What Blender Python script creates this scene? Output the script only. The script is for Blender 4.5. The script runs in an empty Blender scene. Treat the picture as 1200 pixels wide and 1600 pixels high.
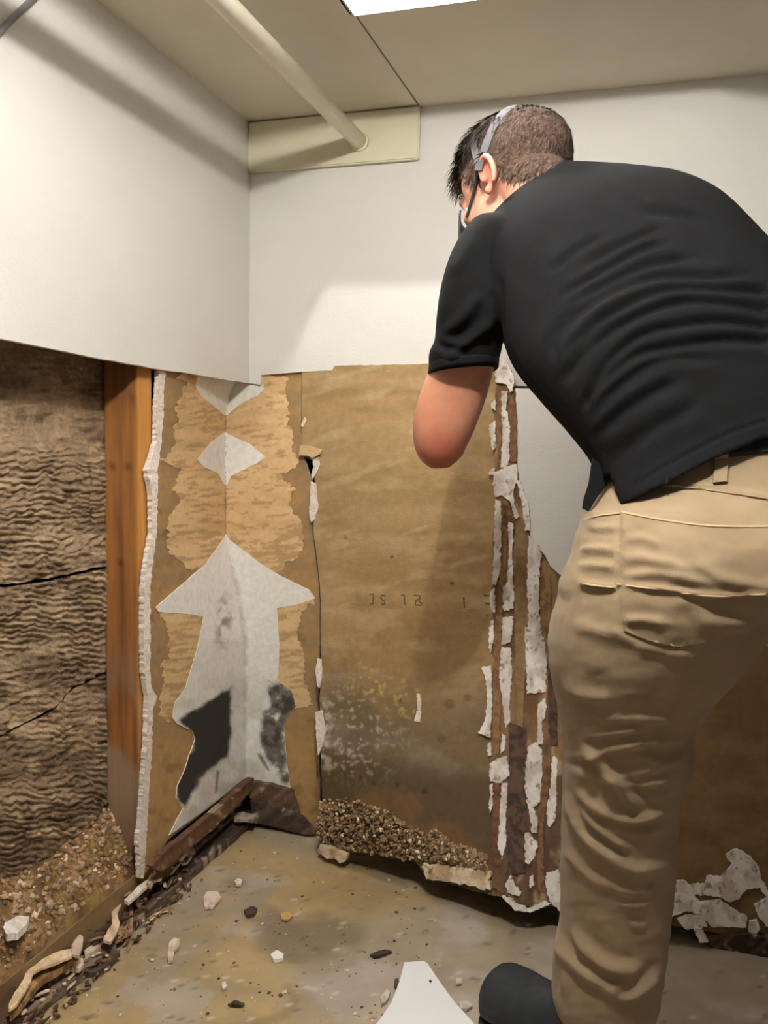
import bpy, bmesh, math, random
import numpy as np
from mathutils import Vector, Matrix, geometry
from mathutils.bvhtree import BVHTree

random.seed(7)
rng = np.random.default_rng(7)
SC = bpy.context.scene
COL = SC.collection
PI = math.pi

# ------------------------------------------------------------------ camera
YAW, PITCH, ROLL, FOC = 0.29389, 0.07859, 0.01629, 1399.1
CAM = np.array([1.03678, -2.17808, 1.05])
CEIL = 1.8643                       # ceiling height of the low basement room
cy_, sy_ = math.cos(YAW), math.sin(YAW)
_f0 = np.array([-sy_, cy_, 0.0]); _r0 = np.array([cy_, sy_, 0.0]); _u0 = np.array([0, 0, 1.0])
FW = _f0 * math.cos(PITCH) - _u0 * math.sin(PITCH)
_u1 = _u0 * math.cos(PITCH) + _f0 * math.sin(PITCH)
RT = _r0 * math.cos(ROLL) + _u1 * math.sin(ROLL)
UP = _u1 * math.cos(ROLL) - _r0 * math.sin(ROLL)
cam_d = bpy.data.cameras.new('camera'); cam = bpy.data.objects.new('camera', cam_d); COL.objects.link(cam)
m = Matrix.Identity(4)
for i in range(3):
    m[i][0] = RT[i]; m[i][1] = UP[i]; m[i][2] = -FW[i]; m[i][3] = CAM[i]
cam.matrix_world = m
cam_d.sensor_fit = 'VERTICAL'; cam_d.sensor_height = 36; cam_d.lens = FOC / 1600 * 36; cam_d.clip_start = .02
SC.camera = cam

# ------------------------------------------------------------------ world, exposure, lights
SC.view_settings.view_transform = 'Standard'; SC.view_settings.look = 'None'
SC.view_settings.gamma = 1; SC.view_settings.use_curve_mapping = False
SC.view_settings.exposure = -0.28
wd = bpy.data.worlds.new('room_beyond'); SC.world = wd; wd.use_nodes = True
wd.node_tree.nodes['Background'].inputs[0].default_value = (1.0, .965, .90, 1)
wd.node_tree.nodes['Background'].inputs[1].default_value = 0.17
PANEL_E = 1.0                                   # lit back of the open ceiling light fixture
LX0, LX1, LY0, LY1 = 0.452, 1.052, -1.70, -0.492   # opening of the fixture; its left rim lies on the ceiling seam
def lamp(name, loc, watt, r):
    d = bpy.data.lights.new(name, 'POINT'); d.energy = watt; d.shadow_soft_size = r; d.color = (1, .965, .91)
    o = bpy.data.objects.new(name, d); COL.objects.link(o); o.location = loc
lamp('fixture_lamp', (LX0 + .048, LY1 - .100, CEIL + .083), 18.0, .003)     # lamp end in the far left corner of the recess
lamp('fixture_lamp', (LX0 + .42, LY1 - 1.14, CEIL + .045), 54.0, .023)        # lamp end at the near part of the recess

def sr(c):
    c = np.asarray(c, float) / 255.0
    return np.where(c <= .04045, c / 12.92, ((c + .055) / 1.055) ** 2.4)

# ------------------------------------------------------------------ picture geometry -> places on real surfaces
def rays(px, py):
    px = np.asarray(px, float); py = np.asarray(py, float)
    return FW + ((px - 600) / FOC)[..., None] * RT - ((py - 800) / FOC)[..., None] * UP
def at(px, py, Z):
    return CAM + rays(px, py) * np.asarray(Z, float)[..., None]
def on_axis(px, py, ax, val):
    D = rays(px, py); t = (np.asarray(val, float) - CAM[ax]) / D[..., ax]
    return CAM + D * t[..., None]
def project(P):
    d = np.asarray(P) - CAM; z = d @ FW
    return 600 + FOC * (d @ RT) / z, 800 - FOC * (d @ UP) / z, z
def axis_surf(ax, val, nrm):
    nrm = np.array(nrm, float)
    return (lambda px, py: on_axis(px, py, ax, val)), (lambda P: np.broadcast_to(nrm, P.shape))
def ruled(L, R, nrm):
    nrm = np.array(nrm, float)
    def s(px, py):
        A = L(py) - CAM; B = R(py) - CAM
        a = (np.asarray(px, float) - 600) / FOC
        Ax, Az, Bx, Bz = A @ RT, A @ FW, B @ RT, B @ FW
        k = (a * Az - Ax) / ((Bx - Ax) - a * (Bz - Az))
        return CAM + A + k[..., None] * (B - A)
    return s, (lambda P: np.broadcast_to(nrm, P.shape))
def col_curve(pys, pxs, ax, vals):
    def c(py):
        py = np.asarray(py, float)
        return on_axis(np.interp(py, pys, pxs), py, ax, np.interp(py, pys, vals))
    return c

# ------------------------------------------------------------------ noise
def _h(ix, iy, iz, seed):
    n = (ix.astype(np.int64) * 374761393 + iy.astype(np.int64) * 668265263 + iz.astype(np.int64) * 1440670441 + seed * 974711) & 0xffffffff
    n = ((n ^ (n >> 13)) * 1274126177) & 0xffffffff
    n = ((n ^ (n >> 16)) * 2246822519) & 0xffffffff
    return ((n ^ (n >> 15)) & 0xffffff) / float(0xffffff)
def vn(x, y, z=0.0, seed=0):
    x, y, z = np.broadcast_arrays(np.asarray(x, float), np.asarray(y, float), np.asarray(z, float))
    xi, yi, zi = np.floor(x), np.floor(y), np.floor(z)
    fx, fy, fz = x - xi, y - yi, z - zi
    fx, fy, fz = [t * t * (3 - 2 * t) for t in (fx, fy, fz)]
    r = 0
    for dx in (0, 1):
        for dy in (0, 1):
            for dz in (0, 1):
                w = (fx if dx else 1 - fx) * (fy if dy else 1 - fy) * (fz if dz else 1 - fz)
                r = r + w * _h(xi + dx, yi + dy, zi + dz, seed)
    return r
def fbm(x, y, z=0.0, oct=4, seed=0):
    r = 0; a = .5; t = 0
    x = np.asarray(x, float); y = np.asarray(y, float); z = np.asarray(z, float)
    for o in range(oct):
        r = r + a * vn(x, y, z, seed + o * 17); t += a; a *= .5; x = x * 2.03; y = y * 2.03; z = z * 2.03
    return r / t
def sst(a, b, x):
    t = np.clip((x - a) / (b - a), 0, 1); return t * t * (3 - 2 * t)
def mixc(c, d, k):
    return c * (1 - k[..., None]) + np.asarray(d) * k[..., None]
def seg_dist(px, py, line):
    d = np.full(np.shape(px), 1e9)
    for (x0, y0), (x1, y1) in zip(line[:-1], line[1:]):
        vx, vy = x1 - x0, y1 - y0; L = vx * vx + vy * vy + 1e-9
        t = np.clip(((px - x0) * vx + (py - y0) * vy) / L, 0, 1)
        d = np.minimum(d, np.hypot(px - x0 - t * vx, py - y0 - t * vy))
    return d
def in_poly(px, py, poly):
    r = np.zeros(np.shape(px), bool); n = len(poly)
    for i in range(n):
        x0, y0 = poly[i]; x1, y1 = poly[(i + 1) % n]
        if y0 == y1: continue
        c = ((y0 > py) != (y1 > py)) & (px < (x1 - x0) * (py - y0) / (y1 - y0) + x0)
        r ^= c
    return r
def sdf(px, py, poly):
    d = seg_dist(px, py, list(poly) + [poly[0]])
    return np.where(in_poly(px, py, poly), -d, d)

# ------------------------------------------------------------------ materials
def mat(name, c, rough=.8, c2=None, scale=12, bump=0, bscale=60, stretch=(1, 1, 1), attr=False, sheen=0, spec=.4, emit=0, grain=.12, sss=0):
    m = bpy.data.materials.new(name); m.use_nodes = True; nt = m.node_tree; N = nt.nodes; b = N['Principled BSDF']
    b.inputs['Roughness'].default_value = rough
    b.inputs['Specular IOR Level'].default_value = spec
    tc = N.new('ShaderNodeTexCoord'); mp = N.new('ShaderNodeMapping'); mp.inputs['Scale'].default_value = stretch
    nt.links.new(tc.outputs['Object'], mp.inputs['Vector'])
    ns = N.new('ShaderNodeTexNoise'); ns.inputs['Scale'].default_value = scale; ns.inputs['Detail'].default_value = 6
    nt.links.new(mp.outputs[0], ns.inputs['Vector'])
    if attr:
        at_ = N.new('ShaderNodeAttribute'); at_.attribute_name = 'Col'
        mr = N.new('ShaderNodeMapRange'); mr.inputs['From Min'].default_value = .3; mr.inputs['From Max'].default_value = .7
        mr.inputs['To Min'].default_value = 1 - grain; mr.inputs['To Max'].default_value = 1 + grain
        nt.links.new(ns.outputs['Fac'], mr.inputs['Value'])
        vm = N.new('ShaderNodeVectorMath'); vm.operation = 'SCALE'
        nt.links.new(at_.outputs['Color'], vm.inputs[0]); nt.links.new(mr.outputs[0], vm.inputs['Scale'])
        nt.links.new(vm.outputs[0], b.inputs['Base Color'])
    else:
        c = sr(c); c2 = sr(c2) if c2 is not None else c * .88
        rp = N.new('ShaderNodeValToRGB'); rp.color_ramp.elements[0].position = .35; rp.color_ramp.elements[1].position = .65
        rp.color_ramp.elements[0].color = (*c2, 1); rp.color_ramp.elements[1].color = (*c, 1)
        nt.links.new(ns.outputs['Fac'], rp.inputs['Fac']); nt.links.new(rp.outputs[0], b.inputs['Base Color'])
    if bump:
        nb = N.new('ShaderNodeTexNoise'); nb.inputs['Scale'].default_value = bscale; nb.inputs['Detail'].default_value = 5
        nt.links.new(mp.outputs[0], nb.inputs['Vector'])
        bp = N.new('ShaderNodeBump'); bp.inputs['Strength'].default_value = bump; bp.inputs['Distance'].default_value = .004
        nt.links.new(nb.outputs['Fac'], bp.inputs['Height']); nt.links.new(bp.outputs[0], b.inputs['Normal'])
    if sheen:
        b.inputs['Sheen Weight'].default_value = sheen; b.inputs['Sheen Roughness'].default_value = .5
    if sss:
        b.inputs['Subsurface Weight'].default_value = sss; b.inputs['Subsurface Radius'].default_value = (.01, .004, .002)
        b.inputs['Subsurface Scale'].default_value = .6
    if emit:
        b.inputs['Emission Color'].default_value = (1, .97, .92, 1); b.inputs['Emission Strength'].default_value = emit
    return m
M = {}
M['paint'] = mat('white_wall_paint', (224, 221, 214), .62, (219, 216, 209), 3, .22, 140, (1, 1, 2.2), spec=.3)
M['ceil'] = mat('ceiling_paint', (222, 216, 199), .85, (215, 209, 190), 4, .1, 160)
M['cream'] = mat('cream_gloss_paint', (222, 216, 190), .5, (214, 208, 180), 5, .08, 90)
M['pipe'] = mat('cream_pipe_paint', (232, 226, 208), .4, (222, 214, 194), 9, .08, 70)
M['dark'] = mat('dark_gap', (40, 36, 32), .9)
M['grey'] = mat('grey_paint', (128, 126, 126), .6)
M['lit'] = mat('lit_diffuser', (250, 250, 248), .5, emit=PANEL_E)
M['attr'] = mat('stained_paper', (0, 0, 0), .82, attr=True, scale=55, bump=.35, bscale=240, grain=.10)
M['attr_fine'] = mat('torn_paper_layer', (0, 0, 0), .9, attr=True, scale=70, bump=.3, bscale=260, grain=.08)
M['attr_rough'] = mat('rough_masonry', (0, 0, 0), .95, attr=True, scale=60, bump=.9, bscale=120, grain=.22, spec=.2)
M['floor'] = mat('stained_concrete', (0, 0, 0), .48, attr=True, scale=14, bump=.22, bscale=90, grain=.10, spec=.45)
M['wood'] = mat('stud_wood', (0, 0, 0), .7, attr=True, scale=22, bump=.2, bscale=60, stretch=(4, 4, .35), grain=.12)
M['rotwood'] = mat('rotten_wood', (0, 0, 0), .9, attr=True, scale=40, bump=.8, bscale=60, stretch=(1, 1, 1), grain=.3)
M['plaster'] = mat('joint_compound', (226, 216, 205), .9, (198, 186, 172), 45, .6, 150)
M['gypsum'] = mat('broken_gypsum', (246, 236, 226), .95, (226, 212, 198), 120, .8, 200)
M['chip'] = mat('drywall_chip', (238, 224, 208), .9, (206, 188, 168), 70, .5, 150)
M['white'] = mat('bright_white_board', (250, 250, 250), .6, (247, 247, 247), 5)
M['rubble'] = mat('brown_rubble', (0, 0, 0), .95, attr=True, scale=90, bump=.8, bscale=200, grain=.3)
M['ink'] = mat('faded_black_ink', (84, 68, 46), .8, (104, 86, 60), 400)
M['shirt'] = mat('black_polo_knit', (18, 18, 20), .92, (16, 16, 17), 30, .18, 900, spec=.15)
M['khaki'] = mat('khaki_twill', (156, 135, 107), .85, (147, 126, 98), 16, .12, 700, sheen=.1, spec=.2)
M['stitch'] = mat('khaki_stitching', (190, 166, 128), .9)
M['skin'] = mat('skin', (0, 0, 0), .5, attr=True, scale=60, bump=.08, bscale=300, grain=.05, sss=.12)
M['hair'] = mat('brown_hair', (0, 0, 0), .8, attr=True, scale=160, grain=.3, bump=.8, bscale=350, spec=.2)
M['strap'] = mat('grey_strap', (84, 82, 84), .7)
M['black'] = mat('black_plastic', (22, 22, 24), .5)
M['belt'] = mat('black_belt', (28, 28, 32), .6)
M['shoe'] = mat('dark_shoe_knit', (50, 52, 55), .85, (40, 43, 46), 40, .3, 500)
M['sole'] = mat('dark_rubber_sole', (28, 30, 34), .7)

# ------------------------------------------------------------------ object helpers
def tag(o, label=None, cat=None, group=None, kind=None):
    if label: o['label'] = label
    if cat: o['category'] = cat
    if group: o['group'] = group
    if kind: o['kind'] = kind
    return o
def empty(name, loc=(0, 0, 0)):
    o = bpy.data.objects.new(name, None); o.empty_display_size = .05; COL.objects.link(o); o.location = Vector(np.asarray(loc, float)); return o
def mesh(name, V, F, material, parent=None, smooth=False, col=None):
    me = bpy.data.meshes.new(name)
    V = np.asarray(V, float)
    off = np.zeros(3)
    if parent is not None:
        bpy.context.view_layer.update() if False else None
        off = np.array(WORLD.get(parent.name, (0, 0, 0)))
    me.from_pydata((V - off).tolist(), [], [tuple(int(i) for i in f) for f in F])
    me.materials.append(material)
    if col is not None:
        a = me.color_attributes.new('Col', 'FLOAT_COLOR', 'POINT')
        c4 = np.ones((len(V), 4)); c4[:, :3] = col
        a.data.foreach_set('color', c4.ravel().astype(np.float32))
    if smooth: me.polygons.foreach_set('use_smooth', np.ones(len(me.polygons), bool))
    me.update()
    o = bpy.data.objects.new(name, me); COL.objects.link(o)
    if parent is not None: o.parent = parent
    WORLD[o.name] = tuple(off)
    return o
WORLD = {}
def thing(name, label, cat, loc, group=None):
    o = empty(name, loc); WORLD[o.name] = tuple(np.asarray(loc, float)); return tag(o, label, cat, group)

def box(lo, hi):
    (x0, y0, z0), (x1, y1, z1) = lo, hi
    V = [(x0, y0, z0), (x1, y0, z0), (x1, y1, z0), (x0, y1, z0), (x0, y0, z1), (x1, y0, z1), (x1, y1, z1), (x0, y1, z1)]
    F = [(0, 3, 2, 1), (4, 5, 6, 7), (0, 1, 5, 4), (1, 2, 6, 5), (2, 3, 7, 6), (3, 0, 4, 7)]
    return V, F
def bevel_box(name, lo, hi, material, parent=None, w=.004, col=None):
    V, F = box(lo, hi)
    bm = bmesh.new(); vs = [bm.verts.new(v) for v in V]
    for f in F: bm.faces.new([vs[i] for i in f])
    bmesh.ops.bevel(bm, geom=bm.edges[:], offset=w, segments=2, affect='EDGES')
    V = [tuple(v.co) for v in bm.verts]; bm.verts.index_update(); F = [[v.index for v in f.verts] for f in bm.faces]; bm.free()
    return mesh(name, V, F, material, parent, col=None if col is None else np.tile(col, (len(V), 1)))

def jag_line(pts, amp, freq, seed, step=3.0, closed=True, st=(1, 1)):
    out = []; n = len(pts); cnt = n if closed else n - 1
    run = 0.0
    for i in range(cnt):
        (x0, y0), (x1, y1) = pts[i], pts[(i + 1) % n]
        L = math.hypot(x1 - x0, y1 - y0); k = max(1, int(L / step))
        nx, ny = -(y1 - y0) / (L + 1e-9), (x1 - x0) / (L + 1e-9)
        for j in range(k):
            t = j / k; x = x0 + (x1 - x0) * t; y = y0 + (y1 - y0) * t
            d = amp * 2 * (float(fbm(x * freq * st[0], y * freq * st[1], 3.3, 4, seed)) - .5) * min(1, 4 * min(t, 1 - t) + .35) if amp else 0
            out.append((x + nx * d, y + ny * d))
    if not closed: out.append(pts[-1])
    return out

def patch(name, outline, surf, material, parent=None, off=0.0, th=.002, step=10, jag=0, jf=.08, seed=1, col=None, bump=None, edge_col=None, smooth=False, ostep=3.0, edge_mat=None, st=(1, 1), extra=None):
    """a thin plate cut to an outline, lying on a surface: front, broken rim and back"""
    S, Nf = surf
    o2 = jag_line(outline, jag, jf, seed, ostep, True, st) if jag or ostep else list(outline)
    n = len(o2)
    pts = [Vector(p) for p in o2]; edges = [(i, (i + 1) % n) for i in range(n)]
    if step:
        xs = [p[0] for p in o2]; ys = [p[1] for p in o2]
        gx, gy = np.meshgrid(np.arange(min(xs), max(xs), step), np.arange(min(ys), max(ys), step))
        gx = gx + (np.arange(gx.shape[0]) % 2)[:, None] * step * .5
        gx, gy = gx.ravel(), gy.ravel()
        keep = in_poly(gx, gy, o2)
        gx, gy = gx[keep], gy[keep]
        if len(gx):
            d = seg_dist(gx, gy, o2 + [o2[0]]) if len(gx) * n < 4e7 else np.full(len(gx), 9.)
            keep = d > step * .45
            pts += [Vector((x, y)) for x, y in zip(gx[keep], gy[keep])]
    if extra is not None:
        ex = np.array(extra); ok_ = in_poly(ex[:, 0], ex[:, 1], o2) & (seg_dist(ex[:, 0], ex[:, 1], o2 + [o2[0]]) > 1.0)
        pts += [Vector(p) for p in ex[ok_]]
    vs, _, fs, *_ = geometry.delaunay_2d_cdt(pts, edges, [], 1, 1e-4, False)
    q = np.array([tuple(v) for v in vs]); F = np.array([tuple(f) for f in fs])
    cq = q[F].mean(1); F = [tuple(f) for f in F[in_poly(cq[:, 0], cq[:, 1], o2)]]
    P = S(q[:, 0], q[:, 1]); Nn = Nf(P)
    a, b, c = F[len(F) // 2][:3]
    fl = np.dot(np.cross(P[b] - P[a], P[c] - P[a]), Nn[a]) < 0
    if fl: F = [f[::-1] for f in F]
    cl = col(q[:, 0], q[:, 1]) if callable(col) else (np.tile(col, (len(q), 1)) if col is not None else None)
    d = off + (bump(q[:, 0], q[:, 1]) if bump is not None else 0)
    Pf = P + Nn * (np.asarray(d)[..., None] if np.ndim(d) else d)
    V = Pf; FF = list(F); C = cl
    if th:
        cnt = {}
        for f in F:
            for i in range(len(f)):
                e = (f[i], f[(i + 1) % len(f)]); cnt[e] = 1
        bd = [e for e in cnt if (e[1], e[0]) not in cnt]
        bv = sorted({i for e in bd for i in e}); ix = {v: k for k, v in enumerate(bv)}
        nf = len(Pf); nb = len(bv)
        Vr = Pf[bv]; Vb = P[bv] + Nn[bv] * (off - th)
        V = np.vstack([Pf, Vr, Vb])
        for i, j in bd: FF.append((nf + ix[j], nf + ix[i], nf + nb + ix[i], nf + nb + ix[j]))
        if cl is not None:
            ec = cl[bv] if edge_col is None else np.tile(edge_col, (nb, 1))
            C = np.vstack([cl, ec, ec])
    o = mesh(name, V, FF, material, parent, col=C)
    if edge_mat is not None:
        o.data.materials.append(edge_mat)
        mi = np.zeros(len(FF), int); mi[len(F):] = 1
        o.data.polygons.foreach_set('material_index', mi)
    if smooth:
        sm = np.zeros(len(FF), bool); sm[:len(F)] = True; o.data.polygons.foreach_set('use_smooth', sm)
    return o

def tube_geo(P, R, n=12, cap=True):
    P = np.asarray(P, float); R = np.broadcast_to(np.asarray(R, float), (len(P),)); V = []; F = []
    T = np.gradient(P, axis=0); up = np.array([.13, .21, .97])
    if abs(np.dot(T[0] / np.linalg.norm(T[0]), up)) > .92: up = np.array([1., .1, .05])
    for i in range(len(P)):
        t = T[i] / np.linalg.norm(T[i]); a = np.cross(t, up); a /= np.linalg.norm(a); b = np.cross(a, t); up = b
        for k in range(n):
            w = 2 * PI * k / n; V.append(P[i] + R[i] * (math.cos(w) * a + math.sin(w) * b))
    for i in range(len(P) - 1):
        for k in range(n):
            F.append((i * n + k, i * n + (k + 1) % n, (i + 1) * n + (k + 1) % n, (i + 1) * n + k))
    if cap:
        F.append(tuple(range(n))[::-1]); F.append(tuple((len(P) - 1) * n + k for k in range(n)))
        F[-2] = tuple(range(n)); F[-2] = F[-2][::-1]
    return V, F
class Geo:
    def __init__(s): s.V = []; s.F = []
    def add(s, V, F):
        o = len(s.V); s.V += [tuple(v) for v in V]; s.F += [tuple(i + o for i in f) for f in F]; return s
def ico(c, r, sub=1, sc=(1, 1, 1), rot=None, jitter=0, rg=None):
    bm = bmesh.new(); bmesh.ops.create_icosphere(bm, subdivisions=sub, radius=1)
    V = np.array([tuple(v.co) for v in bm.verts]); bm.verts.index_update(); F = [tuple(v.index for v in f.verts) for f in bm.faces]; bm.free()
    if jitter: V = V * (1 + jitter * ((rg or rng).random(len(V))[:, None] - .5))
    V = V * np.asarray(sc) * r
    if rot is not None: V = V @ np.asarray(rot).T
    return V + np.asarray(c), F

# ------------------------------------------------------------------ floor
gx = np.arange(-.15, 3.4, .010); gy = np.arange(-3.2, .16, .010)
X, Y = np.meshgrid(gx, gy); n1, n0 = X.shape
V = np.stack([X.ravel(), Y.ravel(), (.002 * (fbm(X * 6, Y * 6, 1, 4, 3) - .5)).ravel() - .0012], 1)
x, y = V[:, 0], V[:, 1]
px, py, pz = project(V); ok = pz > .2; px = np.where(ok, px, 600); py = np.where(ok, py, 1900)
c = np.tile(sr((158, 146, 124)), (len(V), 1))
wgl = fbm(x * 5 + 2.5 * fbm(x * 3, y * 3, 0, 3, 8), y * 5, 2, 5, 11)
och = sst(.36, .66, fbm(x * 4, y * 6, 5, 4, 21) + .35 * sst(.75, .1, x) - .05)
c = mixc(c, sr((172, 150, 108)), och * .8)
c = mixc(c, sr((142, 130, 98)), sst(.5, .66, fbm(x * 7, y * 7, 8, 4, 31)) * .45)
gre = sst(.40, .62, wgl + .25 * sst(.3, .9, x) - .12)
c = mixc(c, sr((152, 141, 126)), gre * .8)
c = mixc(c, sr((176, 170, 164)), sst(.56, .70, fbm(x * 9, y * 11, 4, 5, 41) + .1 * sst(.2, .5, x)) * .55)
wet = sst(14, -14, sdf(px, py, [(385, 1428), (430, 1425), (470, 1440), (530, 1430), (575, 1445), (560, 1480), (500, 1500), (440, 1505), (405, 1480)]) + 34 * (fbm(px * .03, py * .06, 0, 4, 5) - .5))
c = mixc(c, sr((110, 98, 84)), wet * .75)
c = mixc(c, sr((112, 84, 40)), sst(30, 6, np.hypot(px - 372, (py - 1380) * 1.8) + 16 * fbm(px * .05, py * .05, 0, 3, 9)) * .6)
c = mixc(c, sr((118, 96, 54)), sst(120, 20, np.hypot((px - 560) * .7, (py - 1392) * 2.2)) * .35)
c = mixc(c, sr((120, 102, 66)), sst(12, 3, seg_dist(px, py, [(450, 1545), (462, 1562), (448, 1585), (400, 1600)])) * .5)
c = mixc(c, sr((70, 58, 44)), sst(.74, .82, fbm(x * 45, y * 45, 6, 3, 51)) * .6)
c = mixc(c, sr((214, 206, 196)), sst(.79, .85, fbm(x * 60, y * 50, 7, 3, 61)) * .6)
F = [(j * n0 + i, j * n0 + i + 1, (j + 1) * n0 + i + 1, (j + 1) * n0 + i) for j in range(n1 - 1) for i in range(n0 - 1)]
floor = tag(mesh('floor', V, F, M['floor'], smooth=True, col=np.clip(c * np.array([1.11, 1.07, 1.02]), 0, 1)), kind='structure')

# ------------------------------------------------------------------ ceiling with its panels
SEAM = .452
ceiling = tag(mesh('ceiling', *box((-.16, -3.2, CEIL + .17), (3.4, .16, CEIL + .19)), M['dark']), kind='structure')  # dark cover slab over the panels, added to keep world light out
def slab(name, poly, z0, z1, material, parent):
    n = len(poly); V = [(*p, z0) for p in poly] + [(*p, z1) for p in poly]
    F = [tuple(range(n))[::-1], tuple(range(n, 2 * n))] + [(i, (i + 1) % n, n + (i + 1) % n, n + i) for i in range(n)]
    return mesh(name, V, F, material, parent)
g = .0022
def rect(x0, y0, x1, y1): return [(x0 + g, y0 + g), (x1 - g, y0 + g), (x1 - g, y1 - g), (x0 + g, y1 - g)]
for r in (rect(-.15, -1.2, SEAM, .001), rect(-.15, -3.2, SEAM, -1.2), rect(SEAM, LY1, SEAM + 1.2, .15), rect(SEAM + 1.2, LY1, 3.4, .15),
          rect(LX1, LY0, SEAM + 1.8, LY1), rect(SEAM + 1.8, LY0, 3.4, LY1)):
    slab('ceiling_panel', r, CEIL, CEIL + .012, M['ceil'], ceiling)
slab('ceiling_panel', rect(SEAM, -3.2, 3.4, LY0), CEIL, CEIL + .012, M['ceil'], ceiling)

# ceiling light in view
t = thing('ceiling_light', 'flat white ceiling light panel glowing above the man at the top edge', 'light', ((LX0 + LX1) / 2, (LY0 + LY1) / 2, CEIL))
fr = Geo()
for lo_, hi_ in (((LX0 - .004, LY0, 0), (LX0, LY1, 0)), ((LX1, LY0, 0), (LX1 + .01, LY1, 0)), ((LX0, LY0 - .01, 0), (LX1, LY0, 0)), ((LX0, LY1, 0), (LX1, LY1 + .004, 0))):
    fr.add(*box((lo_[0], lo_[1], CEIL - .003), (hi_[0], hi_[1], CEIL - .0005)))
mesh('light_frame', fr.V, fr.F, M['paint'], t)
hs_ = Geo(); hz = CEIL + .15
for lo_, hi_ in (((LX0 - .01, LY0, CEIL), (LX0, LY1, hz)), ((LX1, LY0, CEIL), (LX1 + .01, LY1, hz)), ((LX0, LY0 - .01, CEIL), (LX1, LY0, hz)), ((LX0, LY1, CEIL), (LX1, LY1 + .01, hz))):
    hs_.add(*box(lo_, hi_))
mesh('light_housing', hs_.V, hs_.F, M['white'], t)
mesh('diffuser', *box((LX0, LY0, hz - .008), (LX1, LY1, hz)), M['lit'], t)

# ------------------------------------------------------------------ upper walls: white painted board sawn off above the damage
LW = axis_surf(0, 0.0, (1, 0, 0)); BW = axis_surf(1, 0.0, (0, -1, 0))
def wall_poly(name, uv, ax, val, th, material, edge):
    """uv in metres along the wall and up"""
    n = len(uv)
    def p3(u, v, d): return (d, u, v) if ax == 0 else (u, d, v)
    s = -th if ax == 0 else th
    V = [p3(u, v, val) for u, v in uv] + [p3(u, v, val + s) for u, v in uv]
    bm = bmesh.new(); vs = [bm.verts.new(v) for v in V]
    f = bm.faces.new(vs[:n]); f2 = bm.faces.new(vs[n:][::-1])
    for i in range(n):
        e = bm.faces.new([vs[i], vs[n + i], vs[n + (i + 1) % n], vs[(i + 1) % n]]); e.material_index = 1
    bmesh.ops.recalc_face_normals(bm, faces=bm.faces[:])
    bmesh.ops.triangulate(bm, faces=[f, f2])
    me = bpy.data.meshes.new(name); bm.to_mesh(me); bm.free()
    me.materials.append(material); me.materials.append(edge)
    o = bpy.data.objects.new(name, me); COL.objects.link(o); WORLD[o.name] = (0, 0, 0); return o
cutL = jag_line([(0, 529), (75, 544), (165, 562), (250, 577), (312, 586), (345, 592), (384, 598)], 1.2, .05, 4, 5, False)
P = on_axis(*np.array(cutL).T, 0, 0.0)
uv = [(0.0, CEIL + .0), (-3.2, CEIL), (-3.2, 1.235)] + [(float(p[1]), float(p[2])) for p in P[:-1]] + [(0.0, float(P[-1][2]))]
tag(wall_poly('wall_left', uv, 0, 0.0, .013, M['paint'], M['gypsum']), kind='structure')
cutB = jag_line([(384, 598), (407, 601), (408, 586), (470, 581), (560, 577), (660, 573.5), (765, 570), (778, 584), (800, 603), (1230, 605)], .8, .06, 6, 5, False)
P = on_axis(*np.array(cutB).T, 1, 0.0)
uv = [(3.4, CEIL), (0.0, CEIL), (0.0, float(P[0][2]))] + [(float(p[0]), float(p[2])) for p in P[1:]] + [(3.4, float(P[-1][2]))]
tag(wall_poly('wall_back', uv, 1, 0.0, .010, M['paint'], M['gypsum']), kind='structure')

# cream header board under the ceiling and the pipe that runs into it
hb = on_axis(np.array([398, 655]), np.array([267, 249]), 1, -.016)
z0 = float(hb[:, 2].mean()); x1 = float(on_axis(655, 200, 1, -.016)[0])
o = bevel_box('trim_1', (.0005, -.016, z0), (x1, -.0005, CEIL - .003), M['cream'], w=.003); tag(o, kind='structure')
pe = on_axis(562, 221, 1, -.018)
t = thing('ceiling_pipe', 'cream painted pipe running under the ceiling into the header board in the corner', 'pipe', pe)
mesh('pipe', *tube_geo([pe + np.array([0, .004, 0]), pe + np.array([0, -1, 0]), pe + np.array([0, -2.9, 0])], .0195, 24), M['pipe'], t, smooth=True)
Vv, Ff = tube_geo([pe + np.array([0, .003, 0]), pe + np.array([0, -.004, 0]), pe + np.array([0, -.006, 0])], [.024, .0235, .0205], 24)
mesh('pipe_collar', Vv, Ff, M['cream'], t, smooth=True)
# grey strip crossing the top of the left wall
q = on_axis(np.array([-40, 62]), np.array([88, -12]), 0, .004)
d = (q[1] - q[0]) / np.linalg.norm(q[1] - q[0])
tag(mesh('trim_2', *tube_geo([q[0], (q[0] + q[1]) / 2, q[1]], .0055, 10), M['grey'], smooth=True), kind='structure')

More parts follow.
